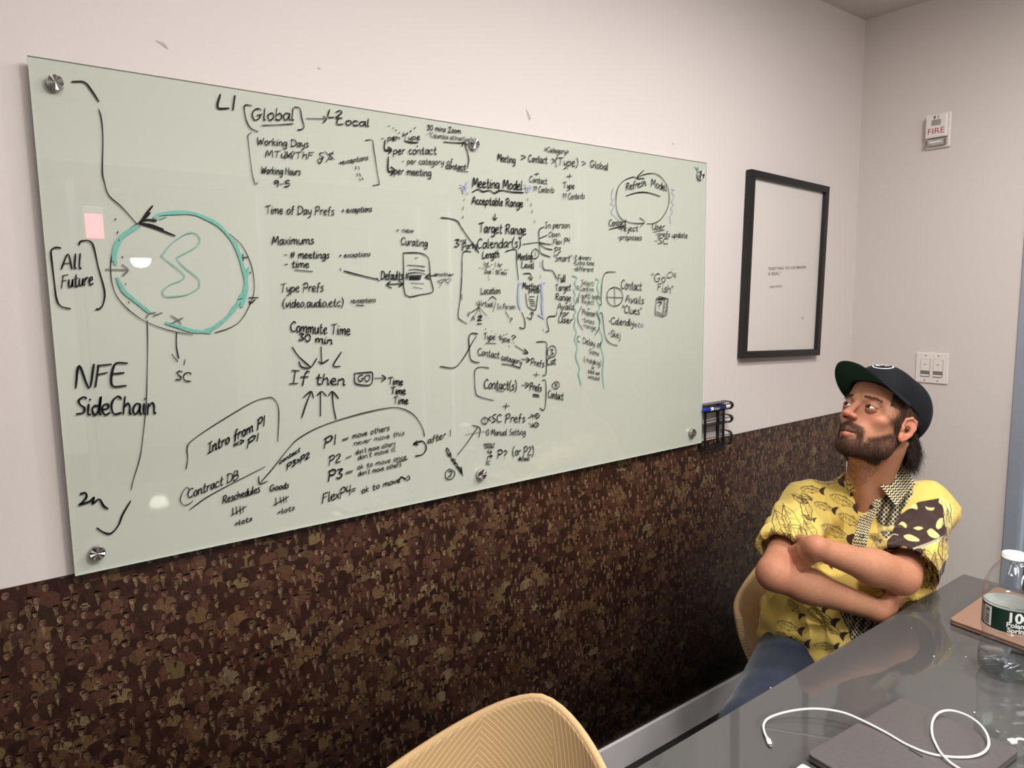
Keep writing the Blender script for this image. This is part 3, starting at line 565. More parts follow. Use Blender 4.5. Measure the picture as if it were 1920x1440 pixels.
wr('meeting or', 907, 835, 928, 834, 5, 0.0018); wr('contact', 909, 840, 926, 840, 5, 0.002); st('drawn_arrow', '916 843 915 848 922 847/919 844 922 847 919 850/914 862 915 856 922 855/919 852 923 855 919 859', 0.0022); wr('SC', 911, 871, 919, 871, 7, 0.0023)
wr('P?', 933, 858, 950, 860, 15, 0.0028); wr('(or P2)', 961, 854, 1000, 853, 16, 0.0024); wr('default', 972, 863, 993, 863, 8, 0.0025)
st('drawn_arrow', '858 853 876 830 895 802/886 797 900 803 898 820', 0.0023)
wr('Global', 838, 850, 868, 892, 14, 0.0026, sl=-0.2)
st('ringed_number', '843 879 836 885 836 896 843 899 851 894 852 884 843 879/841 884 848 884 843 892 840 895/848 884 844 896', 0.0023)
st('faint_line', '873 815 900 810 912 809', 0.0012, 'g')
# refresh loop
st('drawn_circle', '1194 334 1186 332 1168 340 1158 355 1155 375 1157 395 1165 410 1180 417 1200 419 1208 418/1199 408 1209 416 1200 426/1213 419 1225 419 1240 410 1252 390 1255 370 1252 350 1242 335 1232 327 1220 325 1205 328 1194 334', 0.0021)
st('drawn_arrow', '1207 319 1194 334 1208 334', 0.0028)
wr('Refresh', 1174, 357, 1211, 348, 14, 0.0026); wr('Model', 1221, 349, 1250, 358, 14, 0.0024)
st('underline', '1174 367 1195 361 1215 361 1238 368', 0.0027)
st('blue_wavy_line', '1150 352 1146 370 1150 375 1145 382 1152 386 1146 398 1152 404 1158 411', 0.0015, 'b')
st('blue_wavy_line', '1258 354 1264 356 1260 360 1264 370 1259 378 1263 384 1258 390 1261 398 1256 406 1258 419', 0.0015, 'b')
wr('Contact', 1142, 424, 1174, 422, 12, 0.0026); st('underline', '1142 430 1158 426 1174 424', 0.0025)
wr('-reject', 1160, 433, 1196, 433, 11, 0.0025); wr('-proposes', 1158, 449, 1203, 450, 10, 0.0025)
wr('User', 1223, 430, 1246, 430, 11, 0.0025); st('underline', '1225 435 1246 431', 0.0025); wr('-prefs update', 1230, 443, 1289, 446, 10, 0.0025); wr('-SC', 1227, 456, 1252, 458, 11, 0.0026)
st('teal_scribble', '1303 312 1306 316 1309 314 1306 319 1310 317 1307 321', 0.003, 't')

# ------------------------------------------------------------------ marker holder and marker
def build_holder():
    BLK = mat('black_steel_holder', srgb(24, 24, 26), 0.3, 0.2, noise=(80, 0.1))
    c0 = onp(1316, 760, 1, -0.02); x0 = BW+0.004; 
    zt = onp(1345, 756, 1, -0.03)[2]; zb = onp(1340, 838, 1, -0.03)[2]; x1 = onp(1368, 780, 1, -0.03)[0]
    root = thing('marker_holder', 'black wire marker holder mounted at the right edge of the glass board', 'marker holder', ((x0+x1)/2, 0, zb))
    n = 3; H = zt-zb; pitch = H*0.31
    for k, xx in enumerate((x0+0.012, x1-0.030)):
        box('upright', (xx-0.006, -0.006, zb), (xx+0.006, -0.002, zt), BLK, root, 0.001)
        box('back_strap', (xx-0.006, -0.028, zb), (xx+0.006, -0.026, zt-0.010), BLK, root, 0.0008)
    for k in (0, 1, 3):
        zc = zt-0.013-k*pitch; hgt = 0.0115 if k < 3 else 0.022; zc = zc if k < 3 else zb+0.024
        pr = [( -0.002, zc+hgt), (-0.030, zc+hgt), (-0.040, zc+hgt*.55), (-0.042, zc), (-0.040, zc-hgt*.55), (-0.030, zc-hgt), (-0.002, zc-hgt)]
        P2 = catmull([np.array(q) for q in pr], 4); V, F = [], []
        for q in P2:
            V += [(x1-0.012, q[0], q[1]), (x1+0.004, q[0], q[1])]
        for i in range(len(P2)-1): F.append((2*i, 2*i+1, 2*i+3, 2*i+2))
        o = mesh('end_loop', V, F, BLK, root, True); md = o.modifiers.new('s', 'SOLIDIFY'); md.thickness = 0.0016
        for sgn, nm in ((-1, 'tray_rail'), (1, 'top_rail')):
            box(nm, (x0, -0.042, zc+sgn*hgt*.62-0.0013), (x1, -0.0395, zc+sgn*hgt*.62+0.0013), BLK, root, 0.0006)
        box('tray_floor', (x0, -0.040, zc-hgt-0.0012), (x1, -0.002, zc-hgt), BLK, root)
        if k == 0: box('top_plate', (x0, -0.034, zc+hgt), (x1, -0.002, zc+hgt+0.0014), BLK, root)
    box('bottom_tray', (x0+0.001, -0.036, zb), (x1, -0.002, zb+0.003), BLK, root, 0.001)
    # blue marker lying in the top tray
    zc = zt-0.013; xm0, xm1 = BW-0.008+0.004, x1-0.016
    mk = thing('whiteboard_marker', 'blue dry-erase marker lying in the top slot of the black holder', 'marker', ((xm0+xm1)/2, -0.044, zc-0.009))
    BL = mat('marker_blue', srgb(28, 52, 170), 0.3, coat=0.3, noise=(30, 0.05)); DB = mat('marker_sleeve', srgb(24, 36, 104), 0.35, noise=(30, 0.05)); WH = WHITE
    yy = -0.0345; L = xm1-xm0; R_ = 0.0088
    def seg(nm, a, b, r0, r1, m):
        M = Matrix.Translation((xm0+L*a, yy, zc-0.002)) @ Matrix.Rotation(math.pi/2, 4, 'Y')
        return lathe(nm, [(0, 0), (r0, 0), (r0, 0.0005), (r1, L*(b-a)-0.0005), (r1, L*(b-a)), (0, L*(b-a))], m, mk, M, 24)
    seg('cap', 0, .22, R_*.75, R_, BL); seg('white_band', .22, .34, R_, R_, WH); sl = seg('sleeve', .34, .84, R_, R_, DB); seg('end_plug', .84, 1, R_, R_*.9, WH)
    V, F = text_mesh('Expo', 0.013); V = [(xm0+L*.37+v.x, yy-R_-0.0004, zc-0.0055+v.y) for v in V]; mesh('lettering', V, F, WH, sl)
build_holder()

# ------------------------------------------------------------------ framed quote
def build_frame():
    W_, H_ = 0.515, 0.655; xL, zB = 2.078, 0
    cor = [onp(*q, 1, -0.022) for q in ((1409, 324), (1554, 344), (1537, 662), (1390, 677))]
    cx = sum(c[0] for c in cor)/4; cz = sum(c[2] for c in cor)/4
    W_ = (np.hypot(*(cor[1]-cor[0])[[0, 2]])+np.hypot(*(cor[2]-cor[3])[[0, 2]]))/2; H_ = (np.hypot(*(cor[3]-cor[0])[[0, 2]])+np.hypot(*(cor[2]-cor[1])[[0, 2]]))/2
    ang = math.atan2(((cor[3]-cor[0])[0]+(cor[2]-cor[1])[0]), -((cor[3]-cor[0])[2]+(cor[2]-cor[1])[2]))
    root = thing('picture_frame', 'black framed white print with a short typed quote hanging right of the glass board', 'picture frame', (cx, -0.002, cz-H_/2))
    M = Matrix.Translation((cx, 0, cz)) @ Matrix.Rotation(-ang, 4, 'Y')
    BL = mat('black_frame_wood', srgb(20, 20, 21), 0.42, noise=(30, 0.1)); PA = mat('print_paper', srgb(230, 223, 216), 0.45, spec=0.4, noise=(2, 0.01))
    b = 0.025; y0, y1 = -0.026, -0.003
    box('frame_rail', (-W_/2, y0, H_/2-b), (W_/2, y1, H_/2), BL, root, 0.0015, M); box('frame_rail', (-W_/2, y0, -H_/2), (W_/2, y1, -H_/2+b), BL, root, 0.0015, M)
    box('frame_stile', (-W_/2, y0, -H_/2+b), (-W_/2+b, y1, H_/2-b), BL, root, 0.0015, M); box('frame_stile', (W_/2-b, y0, -H_/2+b), (W_/2, y1, H_/2-b), BL, root, 0.0015, M)
    pr = box('print', (-W_/2+b*.9, -0.012, -H_/2+b*.9), (W_/2-b*.9, -0.006, H_/2-b*.9), PA, root, 0, M)
    gl = box('glazing', (-W_/2+b*.9, -0.0175, -H_/2+b*.9), (W_/2-b*.9, -0.0155, H_/2-b*.9), clear_mat('picture_glazing', (.99, .99, .99, 1), 1.45), root, 0, M)
    INKP = mat('print_ink', srgb(72, 62, 60), 0.6, noise=(500, 0.2)); RED = mat('red_stamp', srgb(150, 40, 46), 0.6, noise=(500, 0.2))
    def put(s, px0, py0, px1, hpx, mt):
        a = onp(px0, py0, 1, -0.012); e = onp(px1, py0, 1, -0.012); V, F = text_mesh(s, 1.0, 2, .012); wd = max(v.x for v in V)
        k = (e[0]-a[0])/wd; kz = hpx*0.0016/0.7
        V = [(a[0]+v.x*k, -0.01225, a[2]+v.y*kz+(v.x*k)*math.tan(-ang)) for v in V]; mesh('printed_line', V, F, mt, pr)
    put('"EVERYTHING YOU CAN IMAGINE', 1440, 507, 1511, 6.6, INKP); put('IS REAL."', 1440, 516.5, 1464, 6.6, INKP); put('PABLO PICASSO', 1443, 540, 1466, 4.2, INKP)
    c = onp(1505, 597, 1, -0.012); mesh('red_stamp', [(c[0]-.0022, -.01225, c[2]-.005), (c[0]+.0022, -.01225, c[2]-.005), (c[0]+.003, -.01225, c[2]+.005), (c[0]-.0014, -.01225, c[2]+.005)], [(0, 1, 2, 3)], RED, pr)
build_frame()

# ------------------------------------------------------------------ fire strobe and dimmer plate on the back wall
def build_strobe():
    c = onp(1762, 246, 0, XC); W_, H_ = 0.084, 0.126
    root = thing('fire_alarm_strobe', 'white fire alarm strobe with red lettering high on the back wall', 'fire alarm', (XC, c[1], c[2]-H_/2))
    P = mat('strobe_plastic', srgb(226, 220, 214), 0.4, noise=(20, 0.01)); y, z = c[1], c[2]
    box('back_plate', (XC-0.012, y-W_/2, z-H_/2), (XC-0.0005, y+W_/2, z+H_/2), P, root, 0.004)
    bd = box('housing', (XC-0.034, y-W_/2+.004, z-H_/2+.036), (XC-0.011, y+W_/2-.004, z+H_/2-.004), P, root, 0.005)
    for k in range(7): box('sounder_slot', (XC-0.0352, y-.016, z+.0175+k*.003), (XC-0.0335, y+.016, z+.019+k*.003), mat('slot_grey', srgb(120, 112, 106), .6, noise=(50, .05)) if k == 0 else bpy.data.materials['slot_grey'], bd)
    LENS = mat('clear_lens', srgb(170, 166, 160), 0.08, spec=0.8, noise=(40, 0.2)); ln = box('strobe_lens', (XC-0.030, y-W_/2+.007, z-H_/2+.008), (XC-0.011, y+W_/2-.007, z-H_/2+.034), LENS, root, 0.006)
    box('flash_tube', (XC-0.033, y-.020, z-H_/2+.018), (XC-0.0295, y+.020, z-H_/2+.023), mat('tube_bright', srgb(240, 238, 232), .1, noise=(40, .1)), ln, 0.001)
    for s in (-1, 1): box('lens_clip', (XC-0.031, y+s*.032-.004, z-H_/2+.012), (XC-0.0285, y+s*.032+.004, z-H_/2+.030), bpy.data.materials['slot_grey'], ln, 0.001)
    RED = mat('red_lettering', srgb(170, 40, 52), 0.5, noise=(100, 0.05)); V, F = text_mesh('FIRE', 0.0295); wd = max(v.x for v in V); off = .060/wd
    mesh('fire_lettering', [(XC-0.0343, y+.030-v.x*off, z-.0125+v.y) for v in V], F, RED, bd)
    fig = [(0, 1.0), (.25, .8), (.2, .45), (.75, .7), (.8, .5), (.3, .15), (.5, -.8), (.25, -.9), (0, -.2), (-.4, -.9), (-.6, -.75), (-.3, .1), (-.8, .0), (-.85, .2), (-.2, .5), (-.25, .8)]
    mesh('runner_pictogram', [(XC-0.0343, y+.006-a*.006, z+.046+b*.0075) for a, b in fig], [tuple(range(len(fig)))], DARKG, bd)
    mesh('flame_mark', [(XC-0.0343, y-.006-a, z+.046+b) for a, b in ((-.001, -.006), (.001, -.006), (.001, .006), (-.001, .006))], [(0, 1, 2, 3)], DARKG, bd)
build_strobe()
def build_dimmer():
    c = onp(1748, 690, 0, XC); W_, H_ = 0.118, 0.118; y, z = c[1], c[2]
    root = thing('dimmer_switch_plate', 'white double dimmer switch plate on the back wall right of the cap', 'light switch', (XC, y, z-H_/2))
    P = mat('switch_plastic', srgb(228, 220, 213), 0.35, noise=(20, 0.01)); G2 = mat('switch_slot', srgb(120, 112, 106), 0.5, noise=(20, 0.05))
    box('cover_plate', (XC-0.006, y-W_/2, z-H_/2), (XC-0.0005, y+W_/2, z+H_/2), P, root, 0.0028)
    for s in (1, -1):
        yc = y+s*.023
        sw = box('switch_well', (XC-0.0068, yc-.0175, z-.034), (XC-0.0055, yc+.0175, z+.034), G2, root, 0.0006)
        box('rocker', (XC-0.0095, yc-.0165, z-.012), (XC-0.0065, yc+.0165, z+.033), P, sw, 0.0012)
        box('rocker_dot', (XC-0.0099, yc-.005, z+.0125), (XC-0.0094, yc+.005, z+.014), DARKG, sw)
        box('slider_slot', (XC-0.0074, yc-.0155, z-.025), (XC-0.0066, yc+.0155, z-.0145), G2, sw)
        box('slider', (XC-0.011, yc-.0155, z-.0325), (XC-0.0065, yc+.0155, z-.0255), P, sw, 0.0012)
        for q in (-.048, .048): lathe('screw', [(0.0026, 0), (0.0026, 0.0008), (0, 0.001)], G2, root, Matrix.Translation((XC-0.006, yc, z+q)) @ Matrix.Rotation(-math.pi/2, 4, 'Y'), 12)
build_dimmer()
# ------------------------------------------------------------------ conference table and what lies on it
TZ = 0.74
def build_table():
    y0, y1, x0, x1 = -1.95, -0.755, -0.9, 2.052
    root = thing('conference_table', 'glossy dark grey glass-topped conference table in the lower right', 'table', ((x0+x1)/2, (y0+y1)/2, 0))
    m = bpy.data.materials.new('table_gloss'); m.use_nodes = True; b = m.node_tree.nodes['Principled BSDF']
    b.inputs['Base Color'].default_value = srgb(80, 79, 78); b.inputs['Roughness'].default_value = 0.035; b.inputs['IOR'].default_value = 1.52; b.inputs['Specular IOR Level'].default_value = 0.55
    nt = m.node_tree; tc = nt.nodes.new('ShaderNodeTexCoord'); n = nt.nodes.new('ShaderNodeTexNoise'); n.inputs['Scale'].default_value = 3; nt.links.new(tc.outputs['Object'], n.inputs['Vector'])
    mr = nt.nodes.new('ShaderNodeMapRange'); mr.inputs[3].default_value = 0.03; mr.inputs[4].default_value = 0.05; nt.links.new(n.outputs[0], mr.inputs[0]); nt.links.new(mr.outputs[0], b.inputs['Roughness'])
    box('table_top', (x0, y0, TZ-0.012), (x1, y1, TZ), m, root, 0.0012)
    BL = mat('table_steel', srgb(40, 40, 42), 0.4, 0.6, noise=(10, 0.1))
    box('apron', (x0+.25, y0+.25, TZ-0.07), (x1-.3, y1-.25, TZ-0.0125), BL, root, 0.004)
    for x in (x0+.5, x1-.62):
        box('pedestal', (x-.06, (y0+y1)/2-.22, 0.03), (x+.06, (y0+y1)/2+.22, TZ-0.07), BL, root, 0.01)
        box('foot_bar', (x-.05, y0+.22, 0.0), (x+.05, y1-.24, 0.03), BL, root, 0.008)
    # crumbs
    CR_ = mat('crumb', srgb(230, 226, 220), .7, noise=(50, .05))
    for i, (px, py) in enumerate(((1781, 1217), (1811, 1232), (1827, 1336), (1709, 1178), (1445, 1290), (1751, 1231))):
        c = onp(px, py, 2, TZ); bm = bmesh.new(); bmesh.ops.create_icosphere(bm, subdivisions=1, radius=0.0011+0.0003*(i % 3))
        for v in bm.verts: v.co = Vector((c[0], c[1], TZ+0.0006))+Vector((v.co.x*1.5, v.co.y, v.co.z*.6))
        o = bm_obj('crumb', bm, CR_); tag(o, 'tiny pale crumb on the glossy table, ' + ('left of the rose-gold laptop', 'nearest the bottle base on its left', 'nearest the loop of white cable', 'on the mirrored arm of the man', 'at the table edge by his knee', 'second from the left of the bottle')[i], 'crumb', 'crumbs on the table')
build_table()
def slab(name, corners, z0, z1, m, parent=None, r=0.012, bev=0.0015):     # rounded-corner slab from 4 plan corners
    V, n = [], 6; C4 = [np.array(c[:2], float) for c in corners]; P = []
    for i in range(4):
        c, a, b = C4[i], C4[i-1], C4[(i+1) % 4]; ua = (a-c)/np.linalg.norm(a-c); ub = (b-c)/np.linalg.norm(b-c)
        for k in range(n+1):
            t = k/n; q = c+ua*r*(1-t)**2+ub*r*t**2; P.append(q)
    cen = sum(C4)/4; N = len(P); F = []
    lv = [(z0, bev), (z0+bev, 0), (z1-bev, 0), (z1-bev*.3, bev*.3), (z1, bev)]
    for z, ins in lv:
        for q in P: d = cen-q; d = d/np.linalg.norm(d); V.append((*(q+d*ins), z))
    for j in range(len(lv)-1):
        for k in range(N): F.append((j*N+k, j*N+(k+1) % N, (j+1)*N+(k+1) % N, (j+1)*N+k))
    F.append(tuple(reversed(range(N)))); F.append(tuple(range((len(lv)-1)*N, len(lv)*N)))
    return mesh(name, V, F, m, parent)
def build_laptops():
    ALG = mat('space_grey_aluminium', srgb(116, 111, 111), 0.38, 0.55, noise=(120, 0.04)); BLK = mat('laptop_underside', srgb(22, 22, 24), 0.5, noise=(40, .1))
    zt = TZ+0.0165
    a = onp(1512, 1411, 2, zt); b = onp(1692, 1306, 2, zt); c = onp(1925, 1392, 2, zt); d_ = a+(c-b)
    u = (b-a)[:2]/np.linalg.norm((b-a)[:2]); v = np.array([u[1], -u[0]])
    W_, D_ = np.linalg.norm((b-a)[:2]), 0.215
    if W_ < 0.25: pass
    A = a[:2]; Bc = A+u*W_; Cc = Bc+v*np.linalg.norm((c-b)[:2]); Dd = A+v*np.linalg.norm((c-b)[:2])
    cen = (A+Cc)/2
    root = thing('laptop', 'closed space-grey laptop under the white cable at the bottom edge', 'laptop', (cen[0], cen[1], TZ))
    slab('laptop_base', [A, Bc, Cc, Dd], TZ+0.003, TZ+0.0105, ALG, root, 0.011); slab('laptop_lid', [A, Bc, Cc, Dd], TZ+0.0112, zt, ALG, root, 0.011)
    ins = [A+(cen-A)*.05, Bc+(cen-Bc)*.05, Cc+(cen-Cc)*.05, Dd+(cen-Dd)*.05]; slab('rubber_foot', ins, TZ, TZ+0.003, BLK, root, 0.01, .0005)
    slab('hinge_gap', [A+(cen-A)*.01, Bc+(cen-Bc)*.01, Cc+(cen-Cc)*.01, Dd+(cen-Dd)*.01], TZ+0.0104, TZ+0.0113, BLK, root, .011, .0002)
    s0 = onp(1703, 1404, 2, zt)[:2]; s1 = onp(1730, 1420, 2, zt)[:2]; dd = (s1-s0)/np.linalg.norm(s1-s0); nn = np.array([-dd[1], dd[0]])*.0016
    mesh('dark_slot', [(*(s0+nn), zt+.0003), (*(s0-nn), zt+.0003), (*(s1-nn), zt+.0003), (*(s1+nn), zt+.0003)], [(0, 1, 2, 3)], BLK, root)
    # white charger end peeking from under the near corner
    w0 = onp(1512, 1440, 2, TZ+.008); ob = slab('charger', [(w0[0]-.022, w0[1]+.010), (w0[0]+.004, w0[1]+.010), (w0[0]+.004, w0[1]-.05), (w0[0]-.022, w0[1]-.05)], TZ, TZ+0.010, WHITE, None, .004, .002)
    tag(ob, 'white charger block poking out beside the grey laptop corner', 'charger')
    RG = mat('rose_gold_aluminium', srgb(176, 138, 116), 0.42, 0.45, noise=(120, 0.04))
    zt2 = TZ+0.014
    a = onp(1780, 1160, 2, zt2)[:2]; b = onp(1852, 1110, 2, zt2)[:2]; c = onp(1846, 1184, 2, zt2)[:2]
    u = (b-a)/np.linalg.norm(b-a); v = (c-a)/np.linalg.norm(c-a); B_ = a+u*.30; D2 = a+v*.21; C2 = B_+v*.21; cen = (a+C2)/2
    root = thing('laptop', 'closed rose-gold laptop half hidden behind the water bottle', 'laptop', (cen[0], cen[1], TZ))
    P4 = [a, B_, C2, D2]; slab('laptop_base', P4, TZ+.002, TZ+.008, RG, root, .010); slab('laptop_lid', P4, TZ+.009, zt2, RG, root, .010)
    slab('rubber_foot', [q+(cen-q)*.06 for q in P4], TZ, TZ+.0095, BLK, root, .01, .0003)
build_laptops()
def build_cable():
    WC = mat('white_cable', srgb(236, 233, 228), 0.4, noise=(60, 0.02))
    lz = TZ+0.0165+0.0024
    pts = [(1440, 1388, TZ+.004), (1433, 1372, TZ+.006), (1432, 1358, TZ+.006), (1442, 1346, TZ+.01), (1470, 1336, TZ+.018), (1505, 1330, TZ+.024), (1540, 1329.5, TZ+.027), (1580, 1336, TZ+.027), (1615, 1350, lz+.003), (1660, 1373, lz), (1700, 1396, lz), (1740, 1412, lz), (1780, 1419, lz), (1820, 1419, lz+.001), (1845, 1410, lz+.004), (1854, 1394, lz+.008), (1848, 1372, lz+.010), (1830, 1352, lz+.012), (1805, 1338, lz+.012), (1778, 1332, lz+.010), (1758, 1338, lz+.008), (1748, 1355, lz+.005), (1748, 1378, lz+.002), (1757, 1400, lz+.001), (1766, 1414, lz+.004), (1782, 1430, lz+.002), (1800, 1442, lz), (1830, 1462, lz)]
    P = catmull([onp(a, b, 2, z) for a, b, z in pts], 8)
    root = thing('charging_cable', 'white charging cable looping over the grey laptop', 'cable', tuple(onp(1650, 1380, 2, TZ)))
    tube('cord', P, 0.0021, WC, root, 10)
    a = Vector(onp(1440, 1386, 2, TZ+.004)); b = Vector(onp(1446, 1402, 2, TZ+.003)); t = (b-a).normalized(); M = Matrix.Translation(a) @ t.to_track_quat('Z', 'Y').to_matrix().to_4x4()
    lathe('strain_relief', [(0.0023, -.004), (0.0026, 0.0), (0.0029, .001)], WC, root, M, 12)
    box('plug_body', (-.0042, -.0027, 0.0), (.0042, .0027, .014), WC, root, .0018, M)
    box('plug_tip', (-.003, -.0011, .014), (.003, .0011, .0205), mat('plug_metal', srgb(150, 148, 145), .3, .9, noise=(50, .05)), root, .0006, M)
    # second plug at the right edge of the picture
    r2 = thing('laptop_power_cable', 'white power plug at the right picture edge below the bottle', 'cable', tuple(onp(1900, 1392, 2, TZ)))
    P = catmull([onp(1903, 1388, 2, lz+.002), onp(1910, 1385.5, 2, lz+.004), onp(1922, 1388, 2, lz+.004), onp(1950, 1400, 2, lz)], 6); tube('cord', P, .0021, WC, r2, 10)
    a = Vector(onp(1889, 1391, 2, lz+.001)); b = Vector(onp(1904, 1389, 2, lz+.002)); t = (b-a).normalized(); M = Matrix.Translation(a) @ t.to_track_quat('Z', 'Y').to_matrix().to_4x4()
    box('plug_body', (-.0055, -.003, 0.002), (.0055, .003, .015), WC, r2, .002, M)
build_cable()
def build_bottle():
    bc = onp(1886, 1262, 2, TZ); dep = (bc-CAM)@CF; k = dep/FPX
    R_ = 47*k; top = None
    # height so that the cap's top lands where the photo shows it
    zt = TZ
    while proj((bc[0], bc[1], zt))[1] > 1037: zt += 0.002
    H_ = zt-TZ; rc = 0.0205
    root = thing('water_bottle', 'large clear plastic water bottle with green label at the right edge', 'bottle', (bc[0], bc[1], TZ)); M = Matrix.Translation((bc[0], bc[1], TZ))
    PET = clear_mat('pet_plastic', (0.955, 0.965, 0.965, 1), 1.5, 0.03, 0.0)
    h = H_
    prof = [(R_*.55, .004), (R_*.80, .002), (R_*.95, .008), (R_*1.0, .018), (R_*.99, h*.14), (R_*.985, h*.17), (R_*.95, h*.19), (R_*.93, h*.27), (R_*.90, h*.30), (R_*.90, h*.34), (R_*.93, h*.37), (R_*.96, h*.385), (R_*.955, h*.40), (R_*.93, h*.41), (R_*.93, h*.60), (R_*.955, h*.61), (R_*.965, h*.64), (R_*.95, h*.655), (R_*.96, h*.68), (R_*.94, h*.735), (R_*.84, h*.80), (R_*.66, h*.87), (R_*.46, h*.92), (rc*.98, h*.945), (rc*.94, h*.95), (rc*1.12, h*.953), (rc*1.12, h*.957), (rc*.92, h*.96), (rc*.9, h*.985)]
    def petal(r, z, a):
        if z < h*.13: return r*(1-0.10*(0.5-0.5*math.cos(9*a))*(1-z/(h*.13)))
        if h*.66 < z < h*.93: return r*(1-0.045*(0.5-0.5*math.cos(10*a)))
        return r
    P2 = [tuple(q) for q in catmull([np.array(q) for q in prof], 3)]
    lathe('bottle_body', P2, PET, root, M, 90, True, petal)
    lathe('water', [(0, .006), (R_*.78, .0065), (R_*.92, .010), (R_*.97, .020), (R_*.965, h*.145), (0, h*.145)], clear_mat('water', (.90, .93, .93, 1), 1.33, 0.03), root, M, 60)
    lathe('cap', [(rc*1.05, h*.958), (rc*1.09, h*.961), (rc*1.09, h*.966), (rc*1.05, h*.968), (rc*1.05, h*.994), (rc*.98, h), (0, h)], WHITE, root, M, 72, True, lambda r, z, a: r*(1+0.012*math.cos(36*a)) if r > rc*.8 else r)
    GR = mat('green_label', srgb(10, 46, 34), 0.35, coat=0.15, noise=(30, 0.05)); WT = mat('label_white', srgb(232, 232, 226), 0.4, noise=(40, 0.02)); BK = mat('label_black', srgb(20, 24, 22), 0.4, noise=(40, 0.02))
    rl = R_*.945; lz0, lz1 = h*.415, h*.595
    lab = lathe('label', [(rl, lz0), (rl, lz1)], GR, root, M, 90, caps=False)
    lathe('label_back', [(rl-.0006, lz0), (rl-.0006, lz1)], WT, lab, M, 60, caps=False)
    tocam = math.atan2(CAM[1]-bc[1], CAM[0]-bc[0])            # azimuth of the side facing the room's near end
    def wrap(nm, V, F, mt, az, zz, r): mesh(nm, [(bc[0]+r*math.cos(az+v[0]/r), bc[1]+r*math.sin(az+v[0]/r), TZ+zz+v[1]) for v in V], F, mt, lab)
    def grid(w_, h_, n=10):
        V = [(w_*(i/n-.5), z) for i in range(n+1) for z in (0, h_)]; return V, [(2*i, 2*i+2, 2*i+3, 2*i+1) for i in range(n)]
    lh = lz1-lz0
    V, F = text_mesh('100%', lh*.60, 4, .035); wrap('label_lettering', [(v.x-.004, v.y) for v in V], F, WT, tocam-.03, lz0+lh*.50, rl+.0006)
    V, F = text_mesh('Poland', lh*.30, 3, .03); wrap('label_lettering', [(v.x-.004, v.y) for v in V], F, WT, tocam-.03, lz0+lh*.27, rl+.0006)
    V, F = text_mesh('Spring', lh*.30, 3, .03); wrap('label_lettering', [(v.x-.002, v.y) for v in V], F, WT, tocam-.03, lz0+lh*.04, rl+.0006)
    V, F = grid(.018, lh*.86); wrap('barcode_panel', V, F, WT, tocam-.85, lz0+lh*.07, rl+.0004)
    for i in range(16):
        V, F = grid(.011, lh*random.uniform(.015, .04), 4); wrap('barcode_bar', V, F, BK, tocam-.87, lz0+lh*(.12+i*.048), rl+.0007)
    for i in range(6): V, F = grid(.0011, lh*.8, 1); wrap('small_print', V, F, WT if i % 2 else BK, tocam-1.05-i*.035, lz0+lh*.1, rl+.0005)
build_bottle()

# ------------------------------------------------------------------ upholstered shell chairs
def stitched_fabric(name, base, line, pitch, seed):
    """stitched line fabric: patches of parallel lines, each patch with its own direction (surface coordinates in attribute ST)"""
    m = bpy.data.materials.new(name); m.use_nodes = True; nt = m.node_tree; b = nt.nodes['Principled BSDF']; N = nt.nodes.new; Lk = nt.links.new
    b.inputs['Roughness'].default_value = .85; b.inputs['Specular IOR Level'].default_value = .2; b.inputs['Sheen Weight'].default_value = .15
    def M_(op, a, c=None):
        n = N('ShaderNodeMath'); n.operation = op
        for i, v in enumerate((a, c)):
            if v is None: continue
            if isinstance(v, (int, float)): n.inputs[i].default_value = v
            else: Lk(v, n.inputs[i])
        return n.outputs[0]
    at_ = N('ShaderNodeAttribute'); at_.attribute_name = 'ST'; sp = N('ShaderNodeSeparateXYZ'); Lk(at_.outputs['Vector'], sp.inputs[0]); S_, T_ = sp.outputs[0], sp.outputs[1]
    mp = N('ShaderNodeMapping'); mp.inputs['Location'].default_value = (seed, seed*.37, 0); mp.inputs['Scale'].default_value = (1.15, .65, 1); Lk(at_.outputs['Vector'], mp.inputs[0])
    v = N('ShaderNodeTexVoronoi'); v.voronoi_dimensions = '2D'; v.inputs['Scale'].default_value = 8.5; Lk(mp.outputs[0], v.inputs['Vector'])
    sc_ = N('ShaderNodeSeparateColor'); Lk(v.outputs['Color'], sc_.inputs[0]); ang = M_('ADD', M_('MULTIPLY', sc_.outputs[0], 2.4), -1.2)
    c, s_ = M_('COSINE', ang), M_('SINE', ang); u = M_('ADD', M_('MULTIPLY', S_, c), M_('MULTIPLY', T_, s_)); w_ = M_('SUBTRACT', M_('MULTIPLY', T_, c), M_('MULTIPLY', S_, s_))
    u = M_('ADD', u, M_('MULTIPLY', M_('MULTIPLY', w_, w_), M_('SUBTRACT', M_('MULTIPLY', sc_.outputs[1], .8), .4)))
    d = M_('ABSOLUTE', M_('SUBTRACT', M_('FRACT', M_('MULTIPLY', u, 1/pitch)), .5)); f = M_('GREATER_THAN', d, .44)
    mx = N('ShaderNodeMix'); mx.data_type = 'RGBA'; Lk(f, mx.inputs[0]); mx.inputs[6].default_value = base; mx.inputs[7].default_value = line; Lk(mx.outputs[2], b.inputs['Base Color'])
    bp_ = N('ShaderNodeBump'); bp_.inputs['Strength'].default_value = .4; bp_.inputs['Distance'].default_value = .0006; nz = N('ShaderNodeTexNoise'); nz.inputs['Scale'].default_value = 900; tc = N('ShaderNodeTexCoord'); Lk(tc.outputs['Object'], nz.inputs['Vector'])
    Lk(M_('ADD', nz.outputs[0], f), bp_.inputs['Height']); Lk(bp_.outputs[0], b.inputs['Normal']); return m
